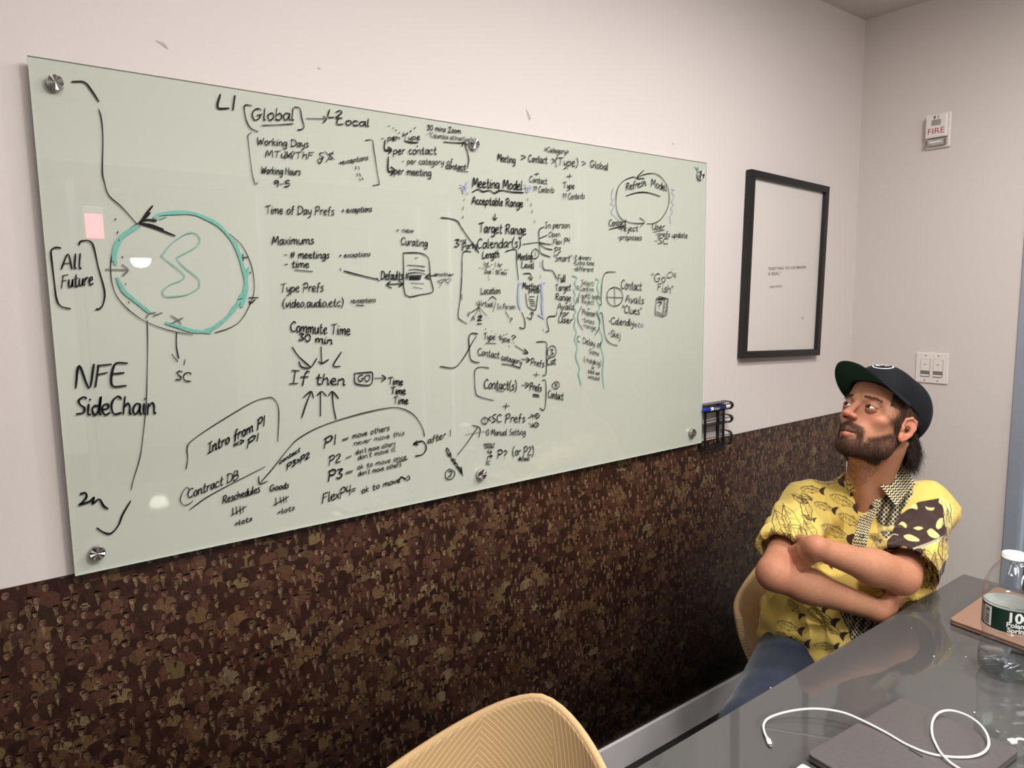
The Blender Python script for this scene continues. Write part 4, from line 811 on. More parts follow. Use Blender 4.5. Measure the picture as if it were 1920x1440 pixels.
def build_chair(name, label, loc, face, seed, nt=180, nz=60, top=0.83, wd=0.95, ex=2.2, sc=1.0):
    """face = heading the sitter looks to; shell: back wraps round into low arms"""
    root = thing(name, label, 'chair', (loc[0], loc[1], 0), face)
    Tn, Zn = nt, nz; TH = np.linspace(-2.05, 2.05, Tn); U = np.linspace(0, 1, Zn)
    th, u = np.meshgrid(TH, U, indexing='ij')
    hgt = 0.60+(top-0.60)*np.exp(-(np.abs(th)/wd)**ex)       # arms 0.60, back up to top
    z0 = 0.40; z = z0+(hgt-z0)*u
    flare = (0.205+0.055*np.sin(u*math.pi/2)+0.035*(z-0.4)/0.4)*sc
    xr = -flare*np.cos(th)*1.02-0.06*np.clip((z-.45)/.4, 0, 1)*np.exp(-(th/1.0)**2); yr = -flare*np.sin(th)*1.0
    P = np.stack([xr, yr, z], -1).reshape(-1, 3)
    MW = np.array(root.matrix_world); P = P@MW[:3, :3].T+MW[:3, 3]
    idx = np.arange(Tn*Zn).reshape(Tn, Zn); Q = np.stack([idx[:-1, :-1], idx[1:, :-1], idx[1:, 1:], idx[:-1, 1:]], -1).reshape(-1, 4)
    S = (th*0.25).ravel(); T_ = z.ravel()
    o = bigmesh('back_shell', P, Q, stitched_fabric('stitched_tan_fabric', srgb(190, 158, 114), srgb(236, 212, 164), 0.0085, seed), root, True)
    st_a = o.data.attributes.new('ST', 'FLOAT_VECTOR', 'POINT'); st_a.data.foreach_set('vector', np.stack([S, T_, S*0], -1).astype(np.float32).ravel())
    md = o.modifiers.new('s', 'SOLIDIFY'); md.thickness = 0.018; md.offset = 0
    # welt round the rim
    rim = [Vector((xr[i, -1], yr[i, -1], z[i, -1])) for i in range(0, Tn, 3)]
    tube('rim_welt', [root.matrix_world @ q for q in rim], 0.0085, mat('welt_fabric', srgb(206, 172, 126), .85, noise=(400, .1)) if 'welt_fabric' not in bpy.data.materials else bpy.data.materials['welt_fabric'], root, 8)
    # seat pad
    bm = bmesh.new(); 
    prof = [(0, .40), (.20, .40), (.235, .415), (.24, .44), (.22, .462), (.12, .47), (0, .468)]
    M = root.matrix_world
    lathe('seat_pad', prof, bpy.data.materials['welt_fabric'], root, M @ Matrix.Diagonal((1.05, 1.0, 1, 1)), 40)
    bm.free(); LEGM = bpy.data.materials.get('chair_leg_wood') or mat('chair_leg_wood', srgb(60, 46, 38), .4, noise=(30, .2))
    for a in (.8, 2.35, -.8, -2.35):
        q0 = M @ Vector((.13*math.cos(a), .13*math.sin(a), .405)); q1 = M @ Vector((.24*math.cos(a), .24*math.sin(a), 0))
        tube('leg', [q0, q1], .012, LEGM, root, 10, [.014, .009])
    return root

build_chair('upholstered_chair', 'empty tan line-stitched shell chair in the foreground between wall and table', (0.363, -0.688), -2.722, 3.3, 180, 60, 0.778, 0.916, 1.561, 1.018)
build_chair('upholstered_chair', 'tan line-stitched shell chair occupied by the seated man', (1.80, -0.53), math.radians(202), 1.7)
# ------------------------------------------------------------------ signed-distance modelling kit
class SDF:
    def __init__(s, lo, hi, h, far=0.05):
        s.lo = np.array(lo, float); s.h = h; s.n = np.ceil((np.array(hi)-s.lo)/h).astype(int)+1
        s.f = np.full(s.n, far, np.float32); s.far = far
    def sub(s, lo, hi):
        a = np.clip(np.floor((np.asarray(lo)-s.lo)/s.h).astype(int), 0, s.n-1); b = np.clip(np.ceil((np.asarray(hi)-s.lo)/s.h).astype(int)+1, 1, s.n)
        if (b <= a).any(): return None, None
        sl = tuple(slice(i, j) for i, j in zip(a, b))
        ax = [(s.lo[i]+s.h*np.arange(a[i], b[i])).astype(np.float32) for i in range(3)]
        return sl, np.stack(np.meshgrid(*ax, indexing='ij'), -1)
    def add(s, fn, lo, hi, k=0.01, op='u'):
        m = s.far*0.5+k; sl, X = s.sub(np.asarray(lo)-m, np.asarray(hi)+m)
        if sl is None: return
        d = fn(X).astype(np.float32); a = s.f[sl]
        if op == 'u': h = np.clip(.5+.5*(a-d)/k, 0, 1); s.f[sl] = a*(1-h)+d*h-k*h*(1-h)
        elif op == 's': d = -d; h = np.clip(.5-.5*(a-d)/k, 0, 1); s.f[sl] = a*(1-h)+d*h+k*h*(1-h)
        elif op == 'i': s.f[sl] = np.maximum(a, d)
    def cap(s, a, b, r0, r1=None, k=0.01, op='u'):
        r1 = r0 if r1 is None else r1; a, b = np.asarray(a, np.float32), np.asarray(b, np.float32); ab = b-a; L2 = float(ab@ab)+1e-12; R_ = max(r0, r1)
        def fn(X):
            t = np.clip(((X-a)@ab)/L2, 0, 1); return np.linalg.norm(X-a-t[..., None]*ab, axis=-1)-(r0+(r1-r0)*t)
        s.add(fn, np.minimum(a, b)-R_, np.maximum(a, b)+R_, k, op)
    def ell(s, c, r, M=None, k=0.01, op='u'):
        c = np.asarray(c, np.float32); r = np.asarray(r, np.float32); M = np.eye(3, dtype=np.float32) if M is None else np.asarray(M, np.float32)
        def fn(X):
            q = (X-c)@M; k0 = np.linalg.norm(q/r, axis=-1); k1 = np.linalg.norm(q/(r*r), axis=-1)+1e-9; return k0*(k0-1)/k1
        s.add(fn, c-r.max(), c+r.max(), k, op)
    def mesh(s):
        f = s.f; n = f.shape; neg = f < 0
        P = np.zeros((n[0]-1, n[1]-1, n[2]-1, 3), np.float32); cnt = np.zeros((n[0]-1, n[1]-1, n[2]-1), np.float32)
        cut = lambda o, m: slice(o, o+m)
        for ax in range(3):
            for o1 in (0, 1):
                for o2 in (0, 1):
                    off = [0, 0, 0]; oth = [i for i in range(3) if i != ax]; off[oth[0]] = o1; off[oth[1]] = o2; off2 = list(off); off2[ax] = 1
                    A = f[tuple(cut(off[i], n[i]-1) for i in range(3))]; B = f[tuple(cut(off2[i], n[i]-1) for i in range(3))]
                    cr = (A < 0) != (B < 0); t = np.where(cr, A/np.where(cr, A-B, 1), 0); p = [off[0]*cr, off[1]*cr, off[2]*cr]
                    for i in range(3): P[..., i] += (t if i == ax else off[i]*cr)
                    cnt += cr
        act = cnt > 0; idx = np.full(act.shape, -1, np.int64); idx[act] = np.arange(act.sum()); I = np.argwhere(act)
        V = (P[act]/cnt[act][:, None]+I)*s.h+s.lo; Q = []
        for ax in range(3):
            o = [i for i in range(3) if i != ax]; A = [slice(None)]*3; B = [slice(None)]*3; A[ax] = slice(0, -1); B[ax] = slice(1, None)
            cr = (neg[tuple(A)] != neg[tuple(B)]); E = np.argwhere(cr)
            E = E[(E[:, o[0]] > 0) & (E[:, o[1]] > 0) & (E[:, o[0]] < n[o[0]]-1) & (E[:, o[1]] < n[o[1]]-1)]
            sg = neg[E[:, 0], E[:, 1], E[:, 2]]; q = []
            for d0, d1 in ((1, 1), (0, 1), (0, 0), (1, 0)):
                J = E.copy(); J[:, o[0]] -= d0; J[:, o[1]] -= d1; q.append(idx[J[:, 0], J[:, 1], J[:, 2]])
            q = np.stack(q, -1)
            flip = sg if ax != 1 else ~sg
            q[~flip] = q[~flip][:, ::-1]; Q.append(q)
        return V, np.concatenate(Q)
def smooth_verts(V, Q, it=1, lam=.5):
    V = V.copy()
    for _ in range(it):
        A = np.zeros_like(V); c = np.zeros(len(V))
        for i in range(4):
            j = (i+1) % 4; np.add.at(A, Q[:, i], V[Q[:, j]]); np.add.at(A, Q[:, j], V[Q[:, i]]); np.add.at(c, Q[:, i], 1); np.add.at(c, Q[:, j], 1)
        V += lam*(A/c[:, None]-V)
    return V
def subdivide(V, Q):
    E = np.concatenate([np.sort(Q[:, [i, (i+1) % 4]], 1) for i in range(4)]); U, inv = np.unique(E[:, 0].astype(np.int64)*len(V)+E[:, 1], return_inverse=True); inv = inv.ravel()
    a, b = U//len(V), U % len(V); n = len(V); ev = (V[a]+V[b])/2; fv = V[Q].mean(1); m = len(Q); eid = [n+inv[i*m:(i+1)*m] for i in range(4)]; fid = n+len(U)+np.arange(m)
    return np.concatenate([V, ev, fv]), np.concatenate([np.stack([Q[:, i], eid[i], fid, eid[i-1]], -1) for i in range(4)])
def vnoise(X, sc, seed=0):
    X = np.asarray(X)*sc; i = np.floor(X).astype(np.int64); f = X-i; f = f*f*(3-2*f)
    def hsh(a, b, c): h = (a*374761393+b*668265263+c*2147483647+seed*974634777) & 0xffffffff; h = ((h ^ (h >> 13))*1274126177) & 0xffffffff; return ((h ^ (h >> 16)) & 0xffff)/65535.
    r = 0
    for dx in (0, 1):
        for dy in (0, 1):
            for dz in (0, 1):
                w_ = (f[..., 0] if dx else 1-f[..., 0])*(f[..., 1] if dy else 1-f[..., 1])*(f[..., 2] if dz else 1-f[..., 2]); r = r+w_*hsh(i[..., 0]+dx, i[..., 1]+dy, i[..., 2]+dz)
    return r
def sm(a, b, x): t = np.clip((x-a)/(b-a), 0, 1); return t*t*(3-2*t)
def strands(name, roots, dirs, lens, wid, m, parent, cols, sag=0.0, curl=0.0, seg=4):
    """tapered three-sided hair strands"""
    roots = np.asarray(roots); dirs = np.asarray(dirs); n = len(roots); V = []; pos = roots.copy(); d = dirs/np.linalg.norm(dirs, axis=1)[:, None]
    ref = rng.normal(size=(n, 3)); a = np.cross(d, ref); a /= np.linalg.norm(a, axis=1)[:, None]; b = np.cross(d, a); ph = rng.uniform(0, 6.3, n); st_ = np.asarray(lens)[:, None]/seg
    for k in range(seg+1):
        w_ = wid*(1-k/seg*0.85); off = curl*(np.sin(ph+k*1.3))[:, None]*a
        for t in range(3): an = t*2.0944; V.append(pos+off+w_*(a*math.cos(an)+b*math.sin(an)))
        d = d+np.array([0, 0, -sag])+rng.normal(0, .05, (n, 3)); d /= np.linalg.norm(d, axis=1)[:, None]; pos = pos+d*st_
    V = np.stack(V, 1).reshape(-1, 3); K_ = (seg+1)*3; base = np.arange(n)[:, None]*K_; F = []
    for k in range(seg):
        for t in range(3): F.append(np.stack([base[:, 0]+k*3+t, base[:, 0]+k*3+(t+1) % 3, base[:, 0]+k*3+3+(t+1) % 3, base[:, 0]+k*3+3+t], -1))
    o = bigmesh(name, V, np.concatenate(F), m, parent, True, np.repeat(cols, K_, 0)); o['kind'] = 'stuff'; return o

# ------------------------------------------------------------------ the seated man
HS = 1.05                                                     # head scale
HC = np.array([1.772, -0.632, 1.186])
def Rzxy(a, b, c):
    ca, sa, cb, sb, cc, sc_ = math.cos(a), math.sin(a), math.cos(b), math.sin(b), math.cos(c), math.sin(c)
    return np.array([[ca, -sa, 0], [sa, ca, 0], [0, 0, 1]]) @ np.array([[1, 0, 0], [0, cb, -sb], [0, sb, cb]]) @ np.array([[cc, 0, sc_], [0, 1, 0], [-sc_, 0, cc]])
HR = Rzxy(1.33, 0.41, 0.03)                                   # head axes: +x his right, +y face, +z up
def H(x, y, z): return HC+HR@(np.array([x, y, z])*HS)
def toH(X): return ((np.asarray(X)-HC)@HR)/HS
J = dict(Rsh=at(1512, 948, 2.02), Lsh=at(1738, 950, 2.00), Rel=at(1452, 1076, 1.83), Lel=at(1690, 1082, 1.80), Rwr=at(1650, 1146, 1.815), Lwr=at(1528, 1026, 1.765),
         hipR=np.array([1.70, -.47, .535]), hipL=np.array([1.76, -.65, .535]), knR=np.array([1.27, -.60, .51]), knL=np.array([1.30, -.86, .50]))
FW = np.array([-.93, -.36, 0]); FW /= np.linalg.norm(FW); SD = np.array([-FW[1], FW[0], 0])    # SD: towards his left
print('limbs', [round(float(np.linalg.norm(J[a]-J[b])), 3) for a, b in (('Rsh', 'Rel'), ('Lsh', 'Lel'), ('Rel', 'Rwr'), ('Lel', 'Lwr'), ('Rsh', 'Lsh'))])
TM = np.stack([SD, FW, [0, 0, 1.]], 1)                         # torso axes as columns (side, front, up)
PEL = np.array([1.715, -.545, .55]); WST = np.array([1.735, -.55, .67]); CHS = (J['Rsh']+J['Lsh'])/2+np.array([.015, 0.0, -.10]); NB = (J['Rsh']+J['Lsh'])/2+np.array([0.0, 0.0, .065])

def build_person():
    root = thing('person', 'seated bearded man in black cap and yellow fish-print shirt, arms crossed, looking up', 'person', (1.75, -.56, 0.0))
    # ---- body (head, neck, torso core, arms and hands) in one field
    h = 0.0019
    S = SDF((1.36, -.86, .62), (2.03, -.32, 1.34), h, 0.03)
    E_ = lambda c, r, k=.01, op='u', M=None: S.ell(H(*c), np.array(r)*HS, HR if M is None else HR@M, k, op)
    Cp = lambda a, b, r0, r1=None, k=.01, op='u': S.cap(H(*a), H(*b), r0*HS, (r1 if r1 is not None else r0)*HS, k, op)
    # torso core + neck + arms
    S.ell(CHS+np.array([0, 0, -.03]), (.14, .085, .17), TM, .04); S.ell(WST, (.13, .085, .13), TM, .04)
    S.cap(J['Rsh']+[.01, 0, -.01], J['Lsh']+[.01, 0, -.01], .042, .042, .04)
    SB = SDF((1.36, -.86, .62), (2.03, -.32, 1.34), h, 0.03)      # his left arm: kept apart so that it does not melt into the right one
    S.cap(NB+[0, 0, -.01], H(0, -.022, -.045), .060, .057, .03); S.cap(NB+FW*.03, H(0, .02, -.075), .038, .036, .03)
    for s_ in (-1, 1): S.cap(H(s_*.052, -.035, -.03), NB+FW*.045+SD*(-s_*.016)+[0, 0, -.05], .013, .012, .03)
    S.cap(NB+FW*.060+[0, 0, -.05], H(0, .030, -.10), .017, .012, .025)
    for F_, a, b, r0, r1 in ((S, 'Rsh', 'Rel', .048, .042), (SB, 'Lsh', 'Lel', .048, .042)): F_.cap(J[a], J[b], r0, r1, .02)
    def forearm(S, el, wr_, up):
        d = wr_-el; S.cap(el, el+d*.35, .038, .0415, .02); S.cap(el+d*.30, wr_, .042, .0265, .02)
        S.cap(el+up*.01, el+d*.3+up*.006, .034, .034, .02); S.cap(el-d*.05-up*.004, el-d*.02, .020, .024, .018)
    forearm(S, J['Rel'], J['Rwr'], np.array([0, 0, .6])); forearm(SB, J['Lel'], J['Lwr'], np.array([0, 0, .8]))
    # hands: palm, four fingers, thumb
    def hand(S, wr_, d, nrm, side, curl):
        d = d/np.linalg.norm(d); nrm = nrm-d*(nrm@d); nrm /= np.linalg.norm(nrm); sd = np.cross(d, nrm)*side
        S.cap(wr_-d*.005, wr_+d*.03, .0265, .025, .012)
        for q in (-.026, -.009, .009, .026): S.cap(wr_+d*.012+sd*q*.55, wr_+d*.078+sd*q, .0155, .0118, .010)
        for q, L in ((-.028, .068), (-.0095, .080), (.0095, .076), (.028, .060)):
            p = wr_+d*.078+sd*q; dd = d.copy(); r = .0098
            for i, fr in enumerate((.45, .32, .23)):
                an = curl*(.6+i*.35); dd = dd*math.cos(an)-nrm*math.sin(an); dd /= np.linalg.norm(dd); n_ = nrm; q2 = p+dd*L*fr; S.cap(p, q2, r, r*.92, .0035); p = q2; r *= .92
        p = wr_+d*.02+sd*-.026; t1 = p+d*.028-sd*.020-nrm*.012; S.cap(p, t1, .0145, .012, .008); t2 = t1+d*.028-nrm*.012; S.cap(t1, t2, .0115, .0105, .004); S.cap(t2, t2+d*.022-nrm*.006, .0105, .009, .004)
    # right hand slides under his left elbow; left hand tucks behind his right upper arm
    hand(S, J['Rwr'], at(1705, 1120, 1.88)-J['Rwr'], np.array([-.5, -.7, -.3]), 1, .35)
    hand(SB, J['Lwr'], at(1490, 1052, 1.825)-J['Lwr'], np.array([-.8, -.2, .55]), -1, .35)
    hh = np.clip(.5+.5*(S.f-SB.f)/.0015, 0, 1); S.f = S.f*(1-hh)+SB.f*hh; del SB, hh
    # ---- skull and face
    E_((0, -.012, .045), (.075, .096, .083), .01); E_((0, .030, -.015), (.061, .060, .082), .02); E_((0, .032, .062), (.060, .058, .055), .02)
    E_((0, .040, -.062), (.047, .050, .040), .02)
    for s_ in (-1, 1):
        Cp((s_*.058, -.002, -.020), (s_*.050, .018, -.066), .015, .015, .015); Cp((s_*.048, .018, -.062), (s_*.016, .073, -.080), .014, .013, .015)
        E_((s_*.046, .058, -.006), (.017, .015, .012), .020); Cp((s_*.046, .069, .038), (s_*.012, .087, .037), .0095, .0095, .012)
        E_((s_*.060, .035, .020), (.012, .03, .02), .015)
    E_((0, .076, -.077), (.020, .017, .016), .014); E_((0, .074, -.040), (.034, .026, .030), .016)
    for s_ in (-1, 1): E_((s_*.033, .1005, .018), (.0185, .020, .0150), .010, 's')
    Cp((0, .086, .034), (0, .111, -.004), .0075, .0088, .008); E_((0, .1165, -.010), (.0105, .0105, .0095), .006)
    for s_ in (-1, 1):
        E_((s_*.0125, .1045, -.0135), (.0078, .0105, .0075), .006); E_((s_*.0068, .1090, -.0215), (.0038, .0062, .0042), .002, 's')
    Cp((-.016, .094, -.0475), (0, .1010, -.0445), .0042, .0052, .005); Cp((.016, .094, -.0475), (0, .1010, -.0445), .0042, .0052, .005)
    Cp((-.015, .0925, -.0575), (.0, .0990, -.0590), .0048, .0066, .005); Cp((.015, .0925, -.0575), (0, .0990, -.0590), .0048, .0066, .005)
    Cp((-.021, .092, -.0520), (0, .1045, -.0515), .0012, .0020, .002, 's'); Cp((.021, .092, -.0520), (0, .1045, -.0515), .0012, .0020, .002, 's')
    # eyelids around the eyeballs
    for s_ in (-1, 1):
        ec = H(s_*.0325, .0785, .0185)
        def lid(X, ec=ec, s_=s_):
            q = ((X-ec)@HR)/HS; r = np.linalg.norm(q, axis=-1); sh = np.abs(r-.0138)-.0012
            el_ = q[..., 2]-0.06*0; up = .0050-.35*np.abs(q[..., 0])-q[..., 2]; lo_ = q[..., 2]+.0042-.25*np.abs(q[..., 0])
            open_ = np.minimum(up, lo_); return np.maximum(sh, np.minimum(open_, .01))*HS
        S.add(lid, ec-.02, ec+.02, .0025)
    # ears
    for s_ in (-1, 1):
        A = np.array([[math.cos(.45*s_), -math.sin(.45*s_), 0], [math.sin(.45*s_), math.cos(.45*s_), 0], [0, 0, 1]])
        e = lambda x, y, z: (s_*(.0775+x), +.005+y, -.007+z)
        E_(e(.004, -.004, .004), (.0042, .0165, .027), .006, 'u', A); E_(e(.000, .004, -.018), (.0055, .009, .013), .006)
        pts = [e(.001, .012, .006), e(.004, .010, .024), e(.008, -.003, .032), e(.011, -.016, .027), e(.011, -.020, .010), e(.008, -.015, -.008), e(.004, -.006, -.021), e(.002, .002, -.027), e(.0, .008, -.022)]
        for a, b in zip(pts[:-1], pts[1:]): Cp(a, b, .0034, .0034, .003)
        E_(e(.0065, -.001, .000), (.0060, .0085, .011), .003, 's'); Cp(e(.001, .010, -.004), e(.003, .010, .002), .004, .004, .003)
    # beard volume on chin and jaw
    for s_ in (-1, 1): Cp((s_*.046, .034, -.068), (s_*.014, .078, -.083), .011, .012, .014)
    E_((0, .081, -.080), (.021, .017, .014), .014)
    V, Q = S.mesh(); V = smooth_verts(V, Q, 1, .4)
    q = toH(V); x, y, z = q.T; ax_ = np.abs(x)
    sk = np.array(srgb(180, 127, 98)[:3]); col = np.tile(sk, (len(V), 1)); nz_ = vnoise(V, 90)*.5+vnoise(V, 260, 3)*.5; col *= (0.92+0.16*nz_)[:, None]
    def blend(mask, c): nonlocal col; m = np.clip(mask, 0, 1)[:, None]; col = col*(1-m)+np.array(c)*m
    head = sm(-.13, -.11, z)*sm(.16, .13, np.abs(y))
    blend(.45*head*np.exp(-(((ax_-.040)/.020)**2+((z+.010)/.020)**2))*(y > .04), srgb(206, 122, 100)[:3])
    blend(.55*head*np.exp(-((x/.014)**2+((z+.012)/.014)**2))*(y > .09), srgb(206, 118, 98)[:3])
    blend(.55*head*(ax_ > .074)*sm(-.05, -.03, z), srgb(204, 124, 100)[:3])
    blend(.15*head*np.exp(-(((ax_-.033)/.018)**2+((z-.018)/.014)**2))*(y > .05), srgb(140, 86, 70)[:3])
    for zc in (.060, .067, .074): blend(.35*head*np.exp(-((z-zc-3*x*x)/.0012)**2)*(y > .06)*(ax_ < .045), srgb(150, 96, 76)[:3])
    # beard mask in head coordinates
    jl = sm(-.030, -.046, z-.35*np.clip(.06-y, 0, .1)+0)                       # cheek line rises towards the sideburn
    bm_ = np.maximum(sm(-.060, -.068, z)*sm(-.02, .01, y), 0)
    bm_ = np.maximum(bm_, sm(.015, .008, np.abs(z+.038+.25*ax_-.002))*sm(.038, .030, ax_)*(y > .07))     # moustache
    bm_ = np.maximum(bm_, sm(.010, .003, np.abs(ax_-.030))*sm(-.034, -.042, z)*(y > .05))                # corners down to the chin
    side = sm(-.045, -.060, z-.62*np.clip(.070-y, 0, .06))*sm(.035, .045, ax_)*(y > -.012)*(y < .075); bm_ = np.maximum(bm_, side)
    sb = (ax_ > .055)*sm(.012, .004, np.abs(y-.012))*(z < .045)*(z > -.06); bm_ = np.maximum(bm_, sb*1.0)
    bm_ *= ~((ax_ > .072) & (y < .045) & (z > -.045))
    bm_ *= (z > -.104)*(z < .05)*np.clip(1-sm(.066, .072, ax_)*(z > -.02)*(y < .0), 0, 1)
    lip = ((np.exp(-((z+.0585)/.0058)**2)+.25*np.exp(-((z+.0475)/.0025)**2))*sm(.020, .016, ax_)*(y > .09)); bm_ = bm_*(1-np.clip(lip*1.3, 0, 1))
    neckm = sm(-.10, -.12, z)*sm(-.19, -.14, z)*(y > -.02)*(ax_ < .07)
    blend(bm_*.86*(.75+.5*nz_), srgb(74, 48, 36)[:3]); blend(lip*.7, srgb(178, 100, 88)[:3]); blend(neckm*.28*(nz_ > .42), srgb(96, 64, 50)[:3])
    ex_ = np.stack([ax_-.0325, y-.0785, z-.0185], 1); er = np.linalg.norm(ex_, axis=1); edge_ = np.exp(-((ex_[:, 2]-(.0050-.35*np.abs(ex_[:, 0])))/.0016)**2)*(er < .0165)*(ex_[:, 1] > 0); blend(.85*edge_*head, srgb(48, 30, 26)[:3])
    edge2 = np.exp(-((ex_[:, 2]+(.0042-.25*np.abs(ex_[:, 0])))/.0012)**2)*(er < .0165)*(ex_[:, 1] > 0); blend(.45*edge2*head, srgb(120, 66, 56)[:3])
    for el_, rr_ in ((J['Rel'], .06), (J['Lel'], .06), (J['Rwr']+[.03, -.03, 0], .05), (J['Lwr'], .06)): blend(.28*np.exp(-(np.linalg.norm(V-el_, axis=1)/rr_)**2)*(1-head), srgb(188, 108, 84)[:3])
    arm_ = (1-head)*(vnoise(V*[1, 1, 2.2], 420, 11) > .72)*(V[:, 2] < 1.0); blend(.22*arm_, srgb(96, 64, 46)[:3])
    blend(head*(np.hypot(ax_-.0068, (y-.109)) < .0055)*(z < -.016)*(z > -.028), srgb(60, 24, 20)[:3]); blend(np.exp(-((z+.052)/.0016)**2)*(ax_ < .018)*(y > .085)*head, srgb(60, 24, 24)[:3])
    scalp = sm(.030, .042, z+.02*(y < .03))*(y < .055)+(y < -.015)*(ax_ < .072)*(z > -.028)*(z < .2); scalp = np.clip(scalp, 0, 1)*head*(1-(ax_ > .073)*(z < .035)); blend(scalp, srgb(58, 42, 32)[:3])
    SK = mat('skin', (1, 1, 1, 1), 0.58, spec=0.3, attr='Col', bump=(700, .25, .0005)); SK.node_tree.nodes['Principled BSDF'].inputs['Subsurface Weight'].default_value = 0.12
    SK.node_tree.nodes['Principled BSDF'].inputs['Subsurface Radius'].default_value = (.01, .004, .002); SK.node_tree.nodes['Principled BSDF'].inputs['Subsurface Scale'].default_value = 0.5
    body = bigmesh('body', V, Q, SK, root, True, col)
    # ---- eyes
    EW = mat('eye_white', srgb(226, 218, 212), .12, spec=.6, noise=(60, .02)); IR = mat('iris', srgb(34, 24, 18), .25, spec=.3, noise=(900, .3)); PU = mat('pupil', (0.005, .005, .005, 1), .05, noise=(10, .1))
    for s_ in (-1, 1):
        c = H(s_*.0325, .0785, .0185); gz = HR@np.array([.20, .90, .14]); gz /= np.linalg.norm(gz); Mq = Matrix.Translation(c) @ Vector(gz).to_track_quat('Z', 'Y').to_matrix().to_4x4(); r = .0131*HS
        ey = lathe('eye', [(r*math.sin(t), -r*math.cos(t)) for t in np.linspace(0, math.pi, 20)], EW, body, Mq, 24)
        lathe('iris', [(r*math.sin(t), r*math.cos(t)+.0005) for t in np.linspace(.56, .0, 6)], IR, ey, Mq, 24); 
    # ---- hair strands: beard, brows, scalp hair
    HA = mat('hair', (1, 1, 1, 1), 0.5, spec=.35, attr='Col', noise=(400, .15))
    def scatter(mask, n): p = np.clip(mask, 0, None); p = p/p.sum(); return rng.choice(len(V), n, p=p)
    g = np.zeros_like(V)
    a = V[Q[:, 2]]-V[Q[:, 0]]; b = V[Q[:, 3]]-V[Q[:, 1]]; fn = np.cross(a, b)
    for i in range(4): np.add.at(g, Q[:, i], fn)
    g /= np.linalg.norm(g, axis=1)[:, None]+1e-9
    if ((g*(V-HC)).sum(1)[head > .9]).mean() < 0: g = -g
    hl = HR.T
    def hcol(n, c, v=.35): return np.array(c)[None]*(1+rng.uniform(-v, v, n))[:, None]
    i = scatter(bm_**2*(bm_ > .3), 9000); d = g[i]*.7+(HR@np.array([0, .05, -1.0]))*0.9+rng.normal(0, .25, (9000, 3))
    ln = .004+.0032*sm(-.05, -.09, q[i][:, 2])+rng.uniform(0, .002, 9000); strands('beard', V[i]-g[i]*.0005, d, ln, .00042, HA, root, hcol(9000, srgb(84, 56, 40)[:3]), .05, .0004)
    i = scatter(neckm*(nz_ > .3), 500); strands('neck_stubble', V[i], g[i]*.5+(HR@np.array([0, 0, -1.])), rng.uniform(.003, .006, 500), .0002, HA, root, hcol(500, srgb(90, 62, 48)[:3]))
    brow = np.exp(-((z-.0405-.05*np.clip(.03-ax_, 0, 1)+.30*np.clip(ax_-.040, 0, 1))/.0026)**2)*(ax_ > .014)*(ax_ < .053)*(y > .05)
    i = scatter(brow, 800); d = g[i]*.5+(HR@np.stack([np.sign(q[i][:, 0])*.9, np.full(800, -.1), np.full(800, .2)])).T; strands('eyebrows', V[i], d, rng.uniform(.004, .007, 800), .0003, HA, root, hcol(800, srgb(72, 50, 38)[:3]), .02)
    lash = None
    # side hair over the temple down to the ear, and the nape
    rt, dr, ln = [], [], []
    for _ in range(4200):
        s_ = -1 if random.random() < .65 else 1; t = random.random()
        x0 = s_*(.0735+random.uniform(-.001, .003)); y0 = random.uniform(-.030, .058); z0 = random.uniform(.020, .062)
        if y0 < .01 and z0 < .035: z0 += .025
        if y0 > .035: z0 = max(z0, .04)
        x0 *= 1-.10*max(0, (y0-.01)/.03); rt.append(H(x0, y0, z0)); dr.append(HR@np.array([s_*.12+random.uniform(-.05, .05), -.30+random.uniform(-.3, .15), -1.0])); ln.append(random.uniform(.030, .052) if y0 > .008 else random.uniform(.02, .035))
    strands('side_hair', rt, dr, np.array(ln), .00060, HA, root, hcol(4200, srgb(84, 62, 46)[:3], .45), .0, .0012, 5)
    rt, dr, ln = [], [], []
    for _ in range(3600):
        s_ = -1 if random.random() < .6 else 1; t = random.random(); an = t*1.5; x0 = s_*.066*math.cos(an*.9); y0 = -.042-.045*math.sin(an); z0 = random.uniform(-.045, .005)
        rt.append(H(x0, y0, z0)); dr.append(np.array([0.05, -.03, -1.0])*1.0+(HR@np.array([s_*.2, -.5, 0]))*.38+rng.normal(0, .10, 3)); ln.append(random.uniform(.035, .080))
    strands('nape_hair', rt, dr, np.array(ln), .00062, HA, root, hcol(3600, srgb(50, 37, 30)[:3], .4), .02, .0045, 8)
    # ---- cap
    CK = mat('black_cap_cloth', srgb(15, 16, 21), 0.8, spec=.2, sheen=.03, noise=(300, .08), bump=(2500, .15, .0002)); GN = mat('dark_green_cloth', srgb(12, 62, 44), 0.85, noise=(300, .12), bump=(1500, .4, .0004)); WT = mat('white_embroidery', srgb(226, 226, 224), .7, noise=(900, .1))
    lo = HC-.20; hi = HC+.20
    def shell(o, extra):
        o.ell(H(0, -.014, .052), np.array((.0835+extra, .108+extra, .088+extra))*HS, HR, .02); o.ell(H(0, .030, .082), np.array((.066+extra, .062+extra, .060+extra))*HS, HR, .03); o.ell(H(0, -.058, .045), np.array((.072+extra, .060+extra, .082+extra))*HS, HR, .03)
    S2 = SDF(lo, hi, .0024, .03); shell(S2, 0)
    S3 = SDF(lo, hi, .0024, .03); shell(S3, -.0065)
    # lower rim plane: high over the forehead, low at the nape
    def rim(X): u = toH(X); return (-(u[..., 2]-(.079+.62*(u[..., 1]-.09)*np.where(u[..., 1] > -.02, .60, .80)-.0)))*HS
    sl, X = S2.sub(lo, hi); S2.f = np.maximum(np.maximum(S2.f, -S3.f), rim(X).astype(np.float32)[tuple(slice(0, k) for k in S2.f.shape)])
